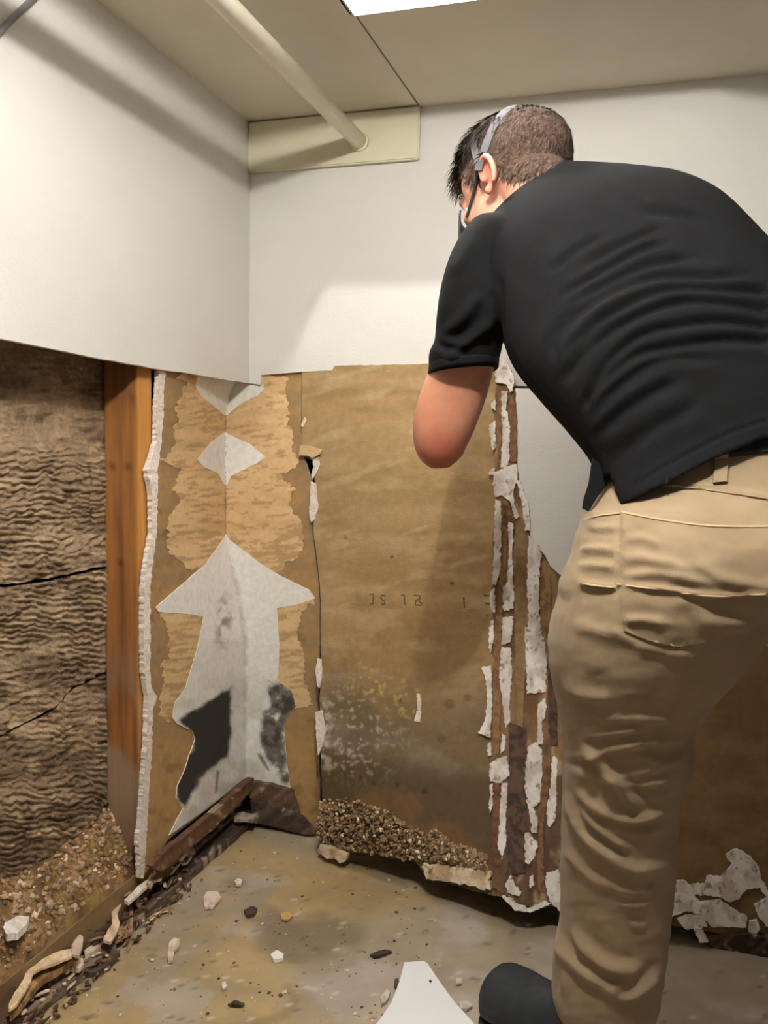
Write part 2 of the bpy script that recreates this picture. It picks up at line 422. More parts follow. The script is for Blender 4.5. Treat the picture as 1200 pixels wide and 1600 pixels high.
# ------------------------------------------------------------------ foundation wall in the open cavity, course by course
fo = axis_surf(0, -.115, (1, 0, 0))
J = [[(-130, 915), (0, 915), (60, 909), (120, 895), (168, 884), (260, 872)],
     [(-130, 1195), (0, 1150), (70, 1112), (110, 1078), (168, 1048), (260, 1010)],
     [(-130, 1500), (0, 1395), (55, 1352), (110, 1315), (168, 1250), (260, 1190)]]
foundation = tag(mesh('wall_foundation', *box((-.16, -3.2, -.05), (-.135, .16, CEIL)), M['dark']), kind='structure')
def rough_bump(px, py):
    w = fbm(px * .016, py * .016, 0, 3, 71)
    yy = py + .18 * px + 40 * (w - .5)
    wv = 2.6 * fbm(px * .030, py * .022, 2, 3, 73) + .9 * fbm(px * .11, py * .05, 5, 2, 74)
    r1 = (.5 + .5 * np.sin(2 * PI * ((py - .05 * px) / 9.5 + wv))) ** 1.3
    r2 = 1 - np.abs(2 * vn(px * .05 + 9, yy * .16, 0, 75) - 1)
    k = .25 + .75 * sst(610, 760, py + 120 * (fbm(px * .012, py * .012, 0, 3, 5) - .5))
    sm = sst(.62, .48, fbm(px * .016, py * .022, 7, 3, 78))
    return (.0058 * r1 * (.35 + .65 * sm) + .006 * r2) * k + .026 * (fbm(px * .014, py * .02, 3, 4, 76) - .5)
def found_col(px, py):
    c = np.tile(sr((150, 128, 102)), (len(px), 1))
    c = mixc(c, sr((112, 92, 72)), sst(.4, .65, fbm(px * .012, py * .02, 1, 4, 81)))
    c = mixc(c, sr((180, 156, 124)), sst(.55, .75, fbm(px * .02, py * .05, 2, 4, 82)) * .7)
    return mixc(c, sr((84, 66, 48)), sst(.58, .74, fbm(px * .03, py * .09, 3, 4, 83)) * .6)
edges_ = [[(-130, 470), (0, 500), (260, 545)]] + J + [[(-130, 1640), (0, 1560), (110, 1480), (260, 1350)]]
for k in range(4):
    a, b = edges_[k], edges_[k + 1]
    poly = [(x, y + (1.5 if k else 0)) for x, y in a] + [(x, y - 3) for x, y in b[::-1]]
    patch('block', poly, fo, M['attr_rough'], foundation, 0, .018, 2.2, 3.5, .05, 90 + k, found_col, rough_bump, sr((66, 52, 40)), smooth=True)
tag(mesh('wall_foundation_back', *box((-.16, .12, -.05), (3.4, .15, CEIL)), M['dark']), kind='structure')  # dark backing sheet added so the drywall cracks show as shade

# wooden stud at the edge of the cavity
def wood_col(V, base, dark, sc=1):
    V = np.asarray(V, float); c = np.tile(sr(base), (len(V), 1))
    return mixc(c, sr(dark), sst(.35, .7, fbm(V[:, 0] * 60 * sc, V[:, 1] * 60 * sc, V[:, 2] * 3, 4, 12)))
def dense_box(lo, hi, n):
    g = Geo(); lo = np.array(lo); hi = np.array(hi)
    for ax in range(3):
        for s in (0, 1):
            u, v = [(1, 2), (2, 0), (0, 1)][ax]
            nu, nv = n[u], n[v]
            uu, vv = np.meshgrid(np.linspace(lo[u], hi[u], nu + 1), np.linspace(lo[v], hi[v], nv + 1))
            P = np.zeros((uu.size, 3)); P[:, u] = uu.ravel(); P[:, v] = vv.ravel(); P[:, ax] = hi[ax] if s else lo[ax]
            F = [(j * (nu + 1) + i, j * (nu + 1) + i + 1, (j + 1) * (nu + 1) + i + 1, (j + 1) * (nu + 1) + i) for j in range(nv) for i in range(nu)]
            if not s: F = [f[::-1] for f in F]
            g.add(P, F)
    return np.array(g.V), g.F
V, F = dense_box((-.108, -.492, .06), (-.027, -.437, CEIL - .01), (10, 8, 120))
c = wood_col(V, (158, 104, 52), (112, 70, 36))
zz = V[:, 2]; nn = fbm(V[:, 0] * 14, V[:, 1] * 14, zz * 7, 4, 44)
c = mixc(c, sr((150, 128, 106)), sst(.40, .56, nn) * sst(.62, .40, zz) * .85)
c = mixc(c, sr((110, 66, 34)), sst(.3, .1, zz) * .5)
for (ky, kz) in ((-.09, .99), (-.05, .985), (-.04, 1.13), (-.07, .78)):
    c = mixc(c, sr((70, 38, 18)), sst(.012, .004, np.hypot(V[:, 0] - ky, zz - kz)) * .8)
c = np.where((V[:, 0] > -.0275)[:, None], c * .35 + sr((206, 146, 70)) * .65, c)  # front face painted lighter: its lit side is put into the colour
o = mesh('wall_stud', V, F, M['wood'], col=c)
tag(o, 'orange brown wooden stud standing at the edge of the opened wall cavity', 'stud')

# ------------------------------------------------------------------ corner remnant of drywall, its paper torn into mirrored shapes
CRY = [560, 585, 620, 650, 835, 920, 1000, 1215, 1380]; CRX = [378, 374, 358, 352, 352, 371, 384, 384, 388]
LEY = [560, 640, 700, 720, 760, 830, 900, 1000, 1090, 1160, 1280, 1390]; LEX = [255, 249, 246, 238, 240, 240, 231, 228, 233, 232, 226, 222]
crease = col_curve(CRY, CRX, 1, [.011] * 9)
ledge = col_curve(LEY, LEX, 0, [-.0142] * 12)
ls = ruled(ledge, crease, (1, 0, 0)); rs = axis_surf(1, .011, (0, -1, 0))
def leafS(px, py):
    L = px < np.interp(py, CRY, CRX)
    return np.where(L[:, None], ls[0](px, py), rs[0](px, py))
_cp = crease(np.linspace(560, 1380, 200)); _cz, _cx = _cp[::-1, 2], _cp[::-1, 0]
CRX_PTS = [(float(np.interp(y, CRY, CRX)), float(y)) for y in np.arange(562, 1378, 2.0)]
def leafN(P):
    k = np.where(.011 - P[:, 1] > 1e-6, -(.011 - P[:, 1]), P[:, 0] - np.interp(P[:, 2], _cz, _cx))   # signed way from the crease
    t = sst(-.012, .012, k) * PI / 2
    return np.stack([np.cos(t), -np.sin(t), np.zeros(len(P))], 1)
LEAF = (leafS, leafN)
TAN, TAN_D, TAN_L = sr((170, 142, 102)), sr((148, 121, 86)), sr((216, 184, 137))
def base_tan(px, py):
    c = np.tile(TAN_D, (len(px), 1))
    c = mixc(c, sr((166, 130, 82)), sst(.4, .65, fbm(px * .02, py * .08, 0, 4, 101)) * .8)
    c = mixc(c, sr((176, 140, 90)), sst(1090, 1200, py) * sst(.3, .5, fbm(px * .05, py * .03, 0, 3, 103) + .1) * .9)
    c = mixc(c, sr((120, 88, 50)), sst(.62, .78, fbm(px * .06, py * .06, 0, 4, 102)) * .6)
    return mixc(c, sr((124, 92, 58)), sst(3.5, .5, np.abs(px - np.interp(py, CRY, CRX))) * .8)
def lite_tan(px, py):
    c = np.tile(TAN_L, (len(px), 1))
    c = mixc(c, sr((202, 168, 120)), sst(.4, .7, fbm(px * .025, py * .09, 0, 4, 111)) * .8)
    cr = np.abs(px - np.interp(py, CRY, CRX))
    c = mixc(c, sr((166, 132, 90)), sst(.58, .68, fbm(px * .05, py * .22 + px * .03, 0, 4, 112) + .06 * sst(780, 860, py)) * .7)
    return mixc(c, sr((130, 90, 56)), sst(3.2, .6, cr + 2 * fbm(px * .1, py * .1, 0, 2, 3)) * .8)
MOLD_L = [(277, 1126), (290, 1119), (361, 1072), (360, 1150), (354, 1182), (332, 1198), (312, 1214), (300, 1240), (288, 1264), (275, 1246), (276, 1228), (288, 1201), (303, 1156), (299, 1143)]
MOLD_R = [(412, 1066), (435, 1060), (458, 1079), (466, 1103), (450, 1124), (446, 1135), (451, 1193), (452, 1228), (432, 1208), (413, 1182), (404, 1150), (412, 1128), (421, 1098)]
def face_col(px, py):
    c = np.tile(sr((236, 233, 226)), (len(px), 1))
    c = mixc(c, sr((205, 200, 186)), sst(.45, .7, fbm(px * .03, py * .03, 0, 4, 121)) * sst(1000, 1150, py) * .9)
    n = 16 * (fbm(px * .07, py * .07, 0, 5, 122) - .5)
    c = mixc(c, sr((46, 40, 36)), sst(4, -2, sdf(px, py, MOLD_L) + n * .6))
    f = fbm(px * .09, py * .11, 0, 5, 123)
    c = mixc(c, sr((78, 67, 55)), sst(5, -5, sdf(px, py, MOLD_R) + n * 1.4) * sst(.26, .44, f + .07) * .9)
    c = mixc(c, sr((46, 40, 34)), sst(6, -10, sdf(px, py, MOLD_R) + n) * sst(.55, .64, f) * .8)
    k = np.hypot((px - 350 + (py - 960) * .12) * 1.0, (py - 970) * .32)
    c = mixc(c, sr((140, 130, 112)), sst(17, 5, k + 12 * (f - .5)) * sst(.35, .6, fbm(px * .1, py * .1, 0, 4, 9)) * .9)
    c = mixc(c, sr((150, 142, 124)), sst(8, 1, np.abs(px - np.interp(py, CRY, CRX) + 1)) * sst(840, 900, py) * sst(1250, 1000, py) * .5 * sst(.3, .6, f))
    c = mixc(c, sr((118, 66, 74)), sst(3.2, 1, seg_dist(px, py, [(339, 1205), (336, 1236)])) * .8)
    c = mixc(c, sr((190, 160, 150)), sst(22, 6, np.hypot(px - 320, (py - 1232) * .7)) * .35)
    return mixc(c, sr((48, 40, 34)), sst(3.5, 1, seg_dist(px, py, [(405, 1178), (420, 1202)]) + 3 * (f - .4)) * .8)
corner = thing('drywall_corner', 'damp corner piece of drywall with tan paper torn into mirrored white diamond shapes', 'drywall', (0, .011, .1))
left_pts = list(zip(LEX, LEY))
base = [(255, 566)] + left_pts[1:-1] + [(223, 1372), (262, 1312), (375, 1226), (386, 1220), (455, 1233), (470, 1274), (500, 1302), (499, 1200), (496, 1100), (499, 1000), (500, 940), (496, 890), (487, 830), (489, 760), (474, 715), (470, 640), (471, 572), (420, 566)]
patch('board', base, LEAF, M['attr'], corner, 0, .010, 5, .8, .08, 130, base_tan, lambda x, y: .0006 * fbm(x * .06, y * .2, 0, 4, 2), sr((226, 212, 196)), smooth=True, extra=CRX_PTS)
LT_L = [(353, 580), (320, 580), (275, 590), (292, 602), (279, 622), (274, 640), (281, 655), (270, 668), (276, 690), (268, 706), (246, 720), (284, 734), (270, 762), (281, 780), (263, 812), (262, 838), (263, 862), (285, 880), (300, 893), (320, 884), (340, 858), (353, 838)]
LT_R = [(352.5, 580), (400, 580), (451, 590), (446, 610), (452, 640), (450, 660), (458, 680), (455, 700), (469, 718), (438, 744), (460, 762), (451, 790), (470, 810), (475, 850), (466, 872), (432, 893), (413, 886), (380, 862), (352.5, 838)]
LT_L2 = [(243, 954), (318, 960), (309, 1012), (290, 1076), (275, 1097), (271, 1118), (262, 1128), (248, 1120), (250, 1090), (256, 1060), (252, 1040), (265, 1020), (262, 985), (258, 970)]
LT_R2 = [(431, 950), (467, 943), (491, 939), (471, 955), (463, 990), (474, 1020), (474, 1058), (484, 1090), (482, 1106), (461, 1107), (454, 1081), (433, 1065), (434, 1007)]
for k, pl in enumerate((LT_L, LT_R, LT_L2, LT_R2)):
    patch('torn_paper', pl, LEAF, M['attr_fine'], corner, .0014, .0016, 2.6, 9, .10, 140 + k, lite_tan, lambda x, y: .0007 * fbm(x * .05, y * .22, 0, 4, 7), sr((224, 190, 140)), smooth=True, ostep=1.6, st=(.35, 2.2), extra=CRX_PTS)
W_CAP = [(311, 576), (304, 603), (312, 619), (332, 635), (349, 649), (355, 649), (376, 631), (403, 618), (413, 607), (408, 597), (406, 576)]
W_DIA = [(351, 675), (328, 691), (307, 718), (317, 729), (339, 739), (349, 757), (356, 757), (361, 744), (387, 731), (403, 723), (415, 714), (392, 694), (365, 682)]
W_LOW = [(353, 834), (320, 881), (285, 912), (242, 949), (246, 956), (300, 960), (317, 964), (307, 1012), (288, 1076), (272, 1097), (268, 1121), (276, 1131), (300, 1143), (303, 1156), (293, 1183), (288, 1201), (276, 1228), (274, 1246), (285, 1263), (277, 1277), (263, 1305), (320, 1265), (373, 1222), (382, 1216), (454, 1232), (449, 1193), (444, 1135), (449, 1124), (463, 1103), (456, 1079), (435, 1063), (437, 1007), (433, 950), (467, 944), (493, 935), (483, 921), (440, 900), (413, 884), (360, 844)]
for k, pl in enumerate((W_CAP, W_DIA, W_LOW)):
    patch('painted_facing', pl, LEAF, M['attr_fine'], corner, .0026, .002, 3.2, .9, .1, 150 + k, face_col, None, sr((240, 232, 216)), smooth=True, extra=CRX_PTS)
GE_M = [(252, 579), (250, 610), (249, 640), (247, 690), (241, 716), (236, 735), (240, 765), (240, 830), (234, 868), (228, 920), (228, 1000), (228, 1045), (231, 1075), (237, 1088), (233, 1108), (232, 1160), (228, 1215), (224, 1280), (221, 1312), (221, 1345), (220, 1372)]
GE_W = [5, 4, 5, 4, 6, 8, 5, 3.6, 4.5, 5, 5.5, 4.5, 4, 7, 4, 4.5, 4.5, 5, 6, 4, 2.5]
GE = [(x + w, y) for (x, y), w in zip(GE_M, GE_W)] + [(x - w, y) for (x, y), w in list(zip(GE_M, GE_W))[::-1]]
patch('gypsum_edge', GE, axis_surf(0, -.014, (1, 0, 0)), M['gypsum'], corner, .003, .012, 2.5, 2.2, .25, 160, None, lambda x, y: .004 * (fbm(x * .15, y * .15, 0, 3, 4) - .5))

# ------------------------------------------------------------------ the loosened drywall sheet
BLY = [560, 640, 715, 830, 890, 1000, 1330]; BLX = [472, 472, 474, 491, 499, 502, 505]
bl = col_curve(BLY, BLX, 1, [.004, .003, .001, -.004, -.008, -.022, -.14])
bmid = col_curve([560, 640, 1000, 1450], [774] * 4, 1, [-.012, -.04, -.15, -.345])
brt = col_curve([560, 1500], [1240, 1240], 1, [-.006, -.225])
s1 = ruled(bl, bmid, (-.06, -1, .08)); s2 = ruled(bmid, brt, (-.06, -1, .08))
bN = np.array([-.12, -1, .12]); bN /= np.linalg.norm(bN)
def boardS(px, py): return np.where((px < 774)[:, None], s1[0](px, py), s2[0](px, py))
BOARD = (boardS, lambda P: np.broadcast_to(bN, P.shape))
def board_col(px, py):
    c = np.tile(sr((162, 133, 92)), (len(px), 1))
    c = mixc(c, sr((148, 119, 78)), sst(.35, .65, fbm(px * .006, py * .03, 0, 4, 201)))
    c = mixc(c, sr((176, 149, 109)), sst(.52, .70, fbm(px * .012, py * .05, 0, 4, 202)) * .6)
    c = mixc(c, sr((184, 162, 126)), sst(.62, .78, fbm(px * .015, py * .07 + .02 * px, 5, 4, 203)) * .5)
    lo_ = sst(1010, 1150, py + 60 * (fbm(px * .01, py * .01, 0, 3, 204) - .5))
    c = mixc(c, sr((108, 89, 62)), lo_ * .9)
    c = mixc(c, sr((126, 111, 90)), lo_ * sst(.45, .65, fbm(px * .012, py * .02, 2, 5, 205)) * sst(1290, 1180, py) * .8)
    g2 = sst(1170, 1215, py - .10 * (px - 500) + 20 * fbm(px * .03, py * .03, 0, 3, 1))
    c = mixc(c, sr((92, 76, 32)), g2 * sst(640, 560, px) * .85)
    c = mixc(c, sr((72, 57, 34)), g2 * sst(.30, .55, fbm(px * .014, py * .014, 4, 4, 206)) * .8)
    c = mixc(c, sr((132, 92, 52)), g2 * sst(.58, .72, fbm(px * .02, py * .02, 9, 4, 207)) * .35)
    e = sst(110, 20, np.hypot((px - 545) * .9, py - 1140)) 
    sp = fbm(px * .11, py * .11, 0, 4, 208)
    c = mixc(c, sr((96, 82, 62)), e * sst(.3, .55, fbm(px * .03, py * .03, 0, 3, 209)) * .6)
    c = mixc(c, sr((190, 178, 160)), e * sst(.55, .68, fbm(px * .2, py * .2, 0, 4, 218) * .6 + sp * .4) * .8)
    c = mixc(c, sr((200, 190, 170)), sst(16, 2, np.abs(px - 506)) * sst(1080, 1120, py) * sst(1215, 1180, py) * sst(.4, .6, sp) * .8)
    e2 = sst(60, 20, seg_dist(px, py, [(570, 1058), (620, 1085), (640, 1100)]) * 1.6)
    c = mixc(c, sr((196, 170, 92)), e2 * sst(.62, .70, fbm(px * .17, py * .17, 6, 3, 210)) * .75)
    c = mixc(c, sr((120, 98, 62)), sst(.66, .8, fbm(px * .03, py * .03, 12, 4, 211)) * .4)
    for (x, y, r) in ((613, 870, 2), (706, 912, 2), (664, 1236, 4), (584, 1224, 2), (563, 1214, 2), (621, 1226, 2), (540, 840, 1.5), (627, 1095, 2), (730, 1090, 5), (690, 1155, 6), (702, 1100, 7)):
        c = mixc(c, sr((44, 34, 24)), sst(r + 2, r - .5, np.hypot(px - x, py - y)) * (.85 if r < 4.5 else .4))
    return c
sheet = thing('drywall_sheet', 'brown unpainted drywall sheet pulled loose at the bottom, with faint upside-down stencil marks', 'drywall', at(640, 1380, 2.15))
SB = [(472, 573), (760, 566), (774, 572), (774, 1400), (740, 1392), (700, 1380), (660, 1362), (648, 1345), (610, 1335), (560, 1332), (505, 1325), (503, 1240), (499.5, 1100), (502, 1000), (501.5, 940), (497.5, 890), (489.5, 830), (492, 760), (491, 720), (472, 712), (472, 640)]
patch('board', SB, BOARD, M['attr'], sheet, 0, .012, 3.2, 1.2, .1, 220, board_col, lambda x, y: .0004 * fbm(x * .1, y * .1, 0, 3, 2), sr((206, 188, 164)), smooth=True)
def chalk_col(a, b, d):
    return lambda px, py: mixc(mixc(np.tile(sr(a), (len(px), 1)), sr(b), sst(.42, .66, fbm(px * .09, py * .06, 0, 4, 305))), sr(d), sst(.70, .76, fbm(px * .16, py * .13, 0, 3, 306)) * .8)
CHALK = chalk_col((240, 232, 222), (212, 198, 184), (128, 94, 66))
def bits(lst, name, parent, surf, material, off, th, jag, seed, step=5, jf=.14, **k):
    for i, pl in enumerate(lst):
        patch(name, pl, surf, material, parent, off, th, step, jag, jf, seed + i, ostep=2.0, **k)
WB = lambda x, y: .0035 * (fbm(x * .09, y * .09, 0, 4, 6) - .3)
bits([[(477, 652), (479, 657), (474, 668), (471, 664)], [(489, 716), (498, 715), (501, 728), (494, 742), (488, 750), (487, 742), (491, 730)], [(487, 752), (494, 756), (498, 790), (493, 812), (487, 816), (484, 800)],
      [(497, 1028), (503, 1030), (504, 1058), (500, 1075), (496, 1070), (494, 1048)], [(494, 1112), (503, 1110), (510, 1140), (505, 1165), (498, 1180), (495, 1150)]],
     'gypsum_crumb', sheet, BOARD, M['gypsum'], .003, .006, 1.6, 230, 3, bump=WB)
fl = (lambda px, py: boardS(px, py) + bN * np.clip((py - 696) / 20, 0, 1)[:, None] * .012), BOARD[1]
patch('torn_flap', [(470, 695), (488, 697), (505, 703), (503, 710), (492, 717), (486, 713), (470, 712)], fl, M['attr'], sheet, .002, .0015, 3, 1, .2, 240, lambda x, y: np.tile(sr((186, 158, 118)), (len(x), 1)))
bits([[(652, 1083), (657, 1084), (659, 1100), (657, 1112), (653, 1108)], [(652, 1110), (659, 1112), (658, 1128), (648, 1126)]], 'gypsum_crumb', sheet, BOARD, M['chip'], .004, .006, 1.4, 245, 3, bump=WB)
# faint stencil print, upside down on the paper
def stroke(lines, w=1.1):
    g = Geo()
    for ln in lines:
        q = np.array(jag_line(ln, 0, 1, 1, 2, False)); T = np.gradient(q, axis=0); T /= np.linalg.norm(T, axis=1)[:, None] + 1e-9
        Nn = np.stack([-T[:, 1], T[:, 0]], 1)
        A, B = q + Nn * w, q - Nn * w
        PA, PB = boardS(A[:, 0], A[:, 1]) + bN * .0012, boardS(B[:, 0], B[:, 1]) + bN * .0012
        k = len(q); V = np.vstack([PA, PB]); g.add(V, [(i, i + 1, k + i + 1, k + i) for i in range(k - 1)])
    return g
txt = stroke([[(577, 929), (584, 928), (583, 943), (579, 944)],
              [(603, 931), (597, 930), (595, 934), (598, 938), (602, 940), (601, 944), (595, 944)],
              [(627, 930), (632, 930), (633, 946)],
              [(647, 930), (656, 931), (657, 936), (650, 938), (649, 945), (658, 946), (660, 942)], [(652, 936), (659, 943)],
              [(725, 934), (726, 950)], [(723, 935), (726, 934)],
              [(756, 930), (766, 931)], [(758, 943), (768, 944)], [(760, 962), (764, 962)]])
mesh('stencil_print', txt.V, txt.F, M['ink'], sheet)['kind'] = 'stuff'

# torn joint strip down the right edge of the sheet
STRIP = [(776, 585), (800, 600), (807, 650), (806, 722), (815, 760), (825, 800), (829, 836), (842, 856), (852, 874), (872, 900), (880, 940), (884, 1400), (850, 1418), (812, 1412), (792, 1398), (770, 1386), (771, 1200), (770, 1000), (775, 800), (773, 650)]
def strip_col(px, py):
    c = np.tile(sr((140, 108, 74)), (len(px), 1))
    c = mixc(c, sr((104, 72, 44)), sst(.4, .62, fbm(px * .06, py * .018, 0, 4, 301)) * .9)
    c = mixc(c, sr((78, 54, 38)), sst(1080, 1300, py) * .7)
    return mixc(c, sr((186, 160, 120)), sst(.6, .75, fbm(px * .08, py * .03, 3, 4, 302)) * .6)
patch('joint_paper', STRIP, BOARD, M['attr'], sheet, .0025, .003, 4, 2.2, .12, 310, strip_col, lambda x, y: .003 * fbm(x * .12, y * .02, 0, 4, 6), sr((150, 120, 84)), smooth=True)
def band_col(a, b):
    return lambda px, py: mixc(np.tile(sr(a), (len(px), 1)), sr(b), sst(.45, .6, fbm(px * .14, py * .14, 0, 4, 303)))
patch('joint_tape', [(807, 815), (817, 808), (820, 850), (823, 1000), (817, 1140), (808, 1130), (806, 1000), (804, 880)], BOARD, M['attr'], sheet, .0050, .003, 5, 1, .15, 320, band_col((150, 122, 82), (132, 104, 66)))
patch('mouldy_tape', [(797, 1128), (823, 1138), (824, 1250), (822, 1362), (796, 1366), (792, 1330), (795, 1240)], BOARD, M['attr'], sheet, .0065, .004, 4, 1.2, .15, 321, band_col((92, 68, 52), (56, 42, 34)), lambda x, y: .002 * fbm(x * .2, y * .2, 0, 3, 4))
patch('mouldy_tape', [(858, 1023), (871, 1043), (872, 1164), (857, 1164)], BOARD, M['attr'], sheet, .0065, .004, 4, 1.5, .15, 322, band_col((84, 62, 44), (50, 38, 28)))
patch('ragged_ridge', [(779, 610), (785, 612), (786, 660), (783, 735), (779, 730), (780, 660)], BOARD, M['attr'], sheet, .0075, .005, 4, 1.4, .2, 323, band_col((140, 104, 66), (110, 78, 48)))
patch('ragged_ridge', [(785, 775), (795, 785), (800, 800), (793, 850), (792, 905), (786, 960), (784, 1100), (781, 1180), (773, 1180), (774, 1000), (780, 912), (786, 880)], BOARD, M['attr'], sheet, .0075, .005, 4, 1.4, .2, 324, band_col((146, 108, 70), (112, 80, 50)))
patch('ragged_ridge', [(773, 1222), (783, 1222), (782, 1300), (786, 1350), (775, 1352), (771, 1300)], BOARD, M['attr'], sheet, .0075, .005, 4, 1.4, .2, 325, band_col((112, 74, 50), (84, 54, 38)))
patch('ragged_ridge', [(794, 636), (803, 618), (809, 650), (809, 722), (798, 724), (797, 690), (800, 668)], BOARD, M['attr'], sheet, .0085, .006, 4, 1.4, .2, 326, band_col((136, 98, 66), (112, 78, 52)))
patch('ragged_ridge', [(850, 872), (861, 886), (862, 960), (858, 1020), (856, 1110), (848, 1110), (846, 1000), (846, 920)], BOARD, M['attr'], sheet, .0075, .005, 4, 1.4, .2, 327, band_col((150, 116, 76), (114, 84, 52)))
patch('ragged_ridge', [(848, 1110), (856, 1112), (862, 1170), (858, 1240), (850, 1290), (852, 1390), (842, 1392), (840, 1330), (846, 1260), (850, 1210)], BOARD, M['attr'], sheet, .0075, .005, 4, 1.4, .2, 328, band_col((130, 94, 62), (92, 66, 44)))
WH = [
 [(774, 566), (789, 562), (799, 576), (805, 590), (803, 612), (799, 615), (792, 601), (776, 598)],
 [(785, 612), (795, 612), (792, 640), (799, 670), (796, 727), (784, 732), (787, 670), (785, 637)],
 [(766, 666), (776, 656), (777, 697), (772, 704), (767, 681)], [(768, 632), (776, 624), (777, 642), (770, 640)], [(764, 741), (774, 731), (775, 742)],
 [(774, 741), (784, 733), (798, 728), (809, 725), (810, 752), (803, 769), (806, 793), (813, 807), (807, 811), (798, 782), (784, 774), (776, 777), (772, 755)],
 [(776, 780), (785, 785), (785, 835), (784, 890), (776, 914), (770, 909), (774, 862), (774, 821)],
 [(809, 750), (815, 752), (828, 793), (829, 829), (822, 830), (818, 793)],
 [(828, 837), (842, 851), (848, 865), (844, 890), (843, 942), (847, 986), (828, 1000), (825, 917), (826, 862)],
 [(796, 815), (804, 818), (802, 873), (803, 909), (804, 950), (789, 955), (787, 917), (795, 909), (797, 862)],
 [(787, 965), (803, 963), (802, 985), (800, 1002), (785, 1007)],
 [(767, 925), (774, 918), (776, 944), (775, 958), (768, 950)], [(767, 972), (773, 966), (773, 1000), (768, 1020), (765, 1000)],
 [(785, 1010), (799, 1012), (802, 1052), (798, 1095), (799, 1124), (792, 1137), (786, 1095), (782, 1052)],
 [(754, 1043), (769, 1040), (771, 1089), (768, 1152), (749, 1144), (760, 1124), (764, 1089), (760, 1058)],
 [(764, 1160), (769, 1158), (770, 1178), (764, 1180)], [(786, 1146), (792, 1150), (790, 1172), (784, 1176)],
 [(767, 1193), (780, 1184), (793, 1181), (798, 1210), (785, 1222), (767, 1219)],
 [(767, 1226), (771, 1224), (771, 1262), (767, 1272)],
 [(786, 1222), (795, 1224), (792, 1282), (792, 1319), (786, 1341), (780, 1319), (783, 1267)],
 [(822, 980), (845, 980), (852, 1003), (856, 1032), (854, 1081), (825, 1083), (823, 1023)],
 [(842, 1100), (854, 1088), (855, 1108), (848, 1130), (850, 1160), (840, 1165), (842, 1130)],
 [(826, 1167), (838, 1158), (848, 1170), (849, 1210), (845, 1253), (836, 1259), (823, 1239), (822, 1204)],
 [(824, 1248), (832, 1254), (842, 1282), (840, 1300), (832, 1298), (830, 1275)],
 [(822, 1299), (831, 1302), (841, 1316), (839, 1334), (828, 1348), (822, 1345)],
 [(865, 1181), (872, 1184), (871, 1253), (868, 1282), (859, 1290), (855, 1270), (862, 1224)],
 [(855, 1362), (874, 1358), (879, 1391), (883, 1426), (860, 1405), (854, 1380)],
 [(792, 1380), (799, 1365), (806, 1383), (816, 1391), (813, 1398), (793, 1392)], [(829, 1368), (834, 1364), (836, 1380), (830, 1386)],
 [(786, 1398), (800, 1402), (812, 1412), (828, 1418), (850, 1406), (862, 1410), (830, 1424), (806, 1420)]]
bits(WH, 'joint_compound', sheet, BOARD, M['attr_fine'], .0095, .007, 3.4, 340, 3, .28, bump=WB, col=CHALK)
bits([[(664, 1347), (690, 1352), (740, 1356), (768, 1362), (769, 1388), (740, 1382), (700, 1374), (668, 1372)], [(503, 1318), (520, 1322), (545, 1332), (540, 1345), (515, 1340), (500, 1330)]],
     'plaster_lump', sheet, BOARD, M['attr_fine'], .010, .014, 5, 380, 3, .14, bump=lambda x, y: .009 * (fbm(x * .09, y * .09, 0, 4, 6) - .3), col=chalk_col((216, 196, 168), (176, 150, 118), (104, 76, 50)))
# crumbling growth along the bottom of the sheet
TOP = [(500, 1255), (520, 1250), (540, 1244), (550, 1252), (575, 1262), (600, 1262), (625, 1278), (640, 1292), (668, 1300), (690, 1298), (705, 1315), (740, 1325), (765, 1345)]
BOT = [(500, 1312), (530, 1325), (580, 1332), (630, 1342), (660, 1345), (700, 1350), (765, 1364)]
g = Geo(); cc = []
for i in range(2100):
    fx = 500 + 262 * rng.random() ** 1.12
    ty = np.interp(fx, *zip(*TOP)); by = np.interp(fx, *zip(*BOT))
    fy = ty + (by - ty) * rng.random()
    th = np.sin(PI * np.clip((fy - ty) / (by - ty), .05, .95)) * (.022 if fx < 640 else .012)
    ty2 = 9 * (float(vn(fx * .09, 0, 0, 4)) - .5)
    p = boardS(np.array([fx]), np.array([fy + ty2 * (1 - (fy - ty) / (by - ty))]))[0] + bN * (th * (.3 + .7 * rng.random()))
    r = .0016 + .0045 * rng.random() ** 2
    V, F = ico(p, r, 1, (1, .8 + .5 * rng.random(), .7 + .5 * rng.random()), Matrix.Rotation(rng.random() * 6, 3, Vector(rng.random(3) + .01)), .9)
    g.add(V, F); cc += [sr((160, 130, 96)) * (.40 + .85 * rng.random()) if rng.random() > .06 else sr((226, 206, 176))] * len(V)
tag(mesh('crumbling_growth', g.V, g.F, M['rubble'], sheet, col=np.array(cc)), kind='stuff')

# right-hand sheet, behind the man
sheet2 = thing('drywall_sheet', 'drywall sheet behind the man, white painted on top and stripped brown below', 'drywall', at(1100, 1440, 2.0))
def brown2(px, py):
    c = np.tile(sr((132, 104, 66)), (len(px), 1))
    return mixc(c, sr((116, 90, 54)), sst(.4, .65, fbm(px * .012, py * .03, 0, 4, 401)))
patch('board', [(776, 590), (800, 606), (1238, 607), (1238, 1478), (1050, 1446), (900, 1424), (776, 1400)], BOARD, M['attr'], sheet2, -.0005, .012, 8, 1.5, .1, 410, brown2, None, sr((200, 180, 150)))
patch('painted_facing', [(806, 607), (1236, 608), (1236, 1000), (1000, 1000), (905, 905), (874, 897), (860, 884), (852, 868), (838, 850), (829, 836), (824, 795), (812, 760), (809, 725), (808, 650)], BOARD, M['paint'], sheet2, .0035, .003, 8, 1.4, .12, 411, edge_mat=M['gypsum'])
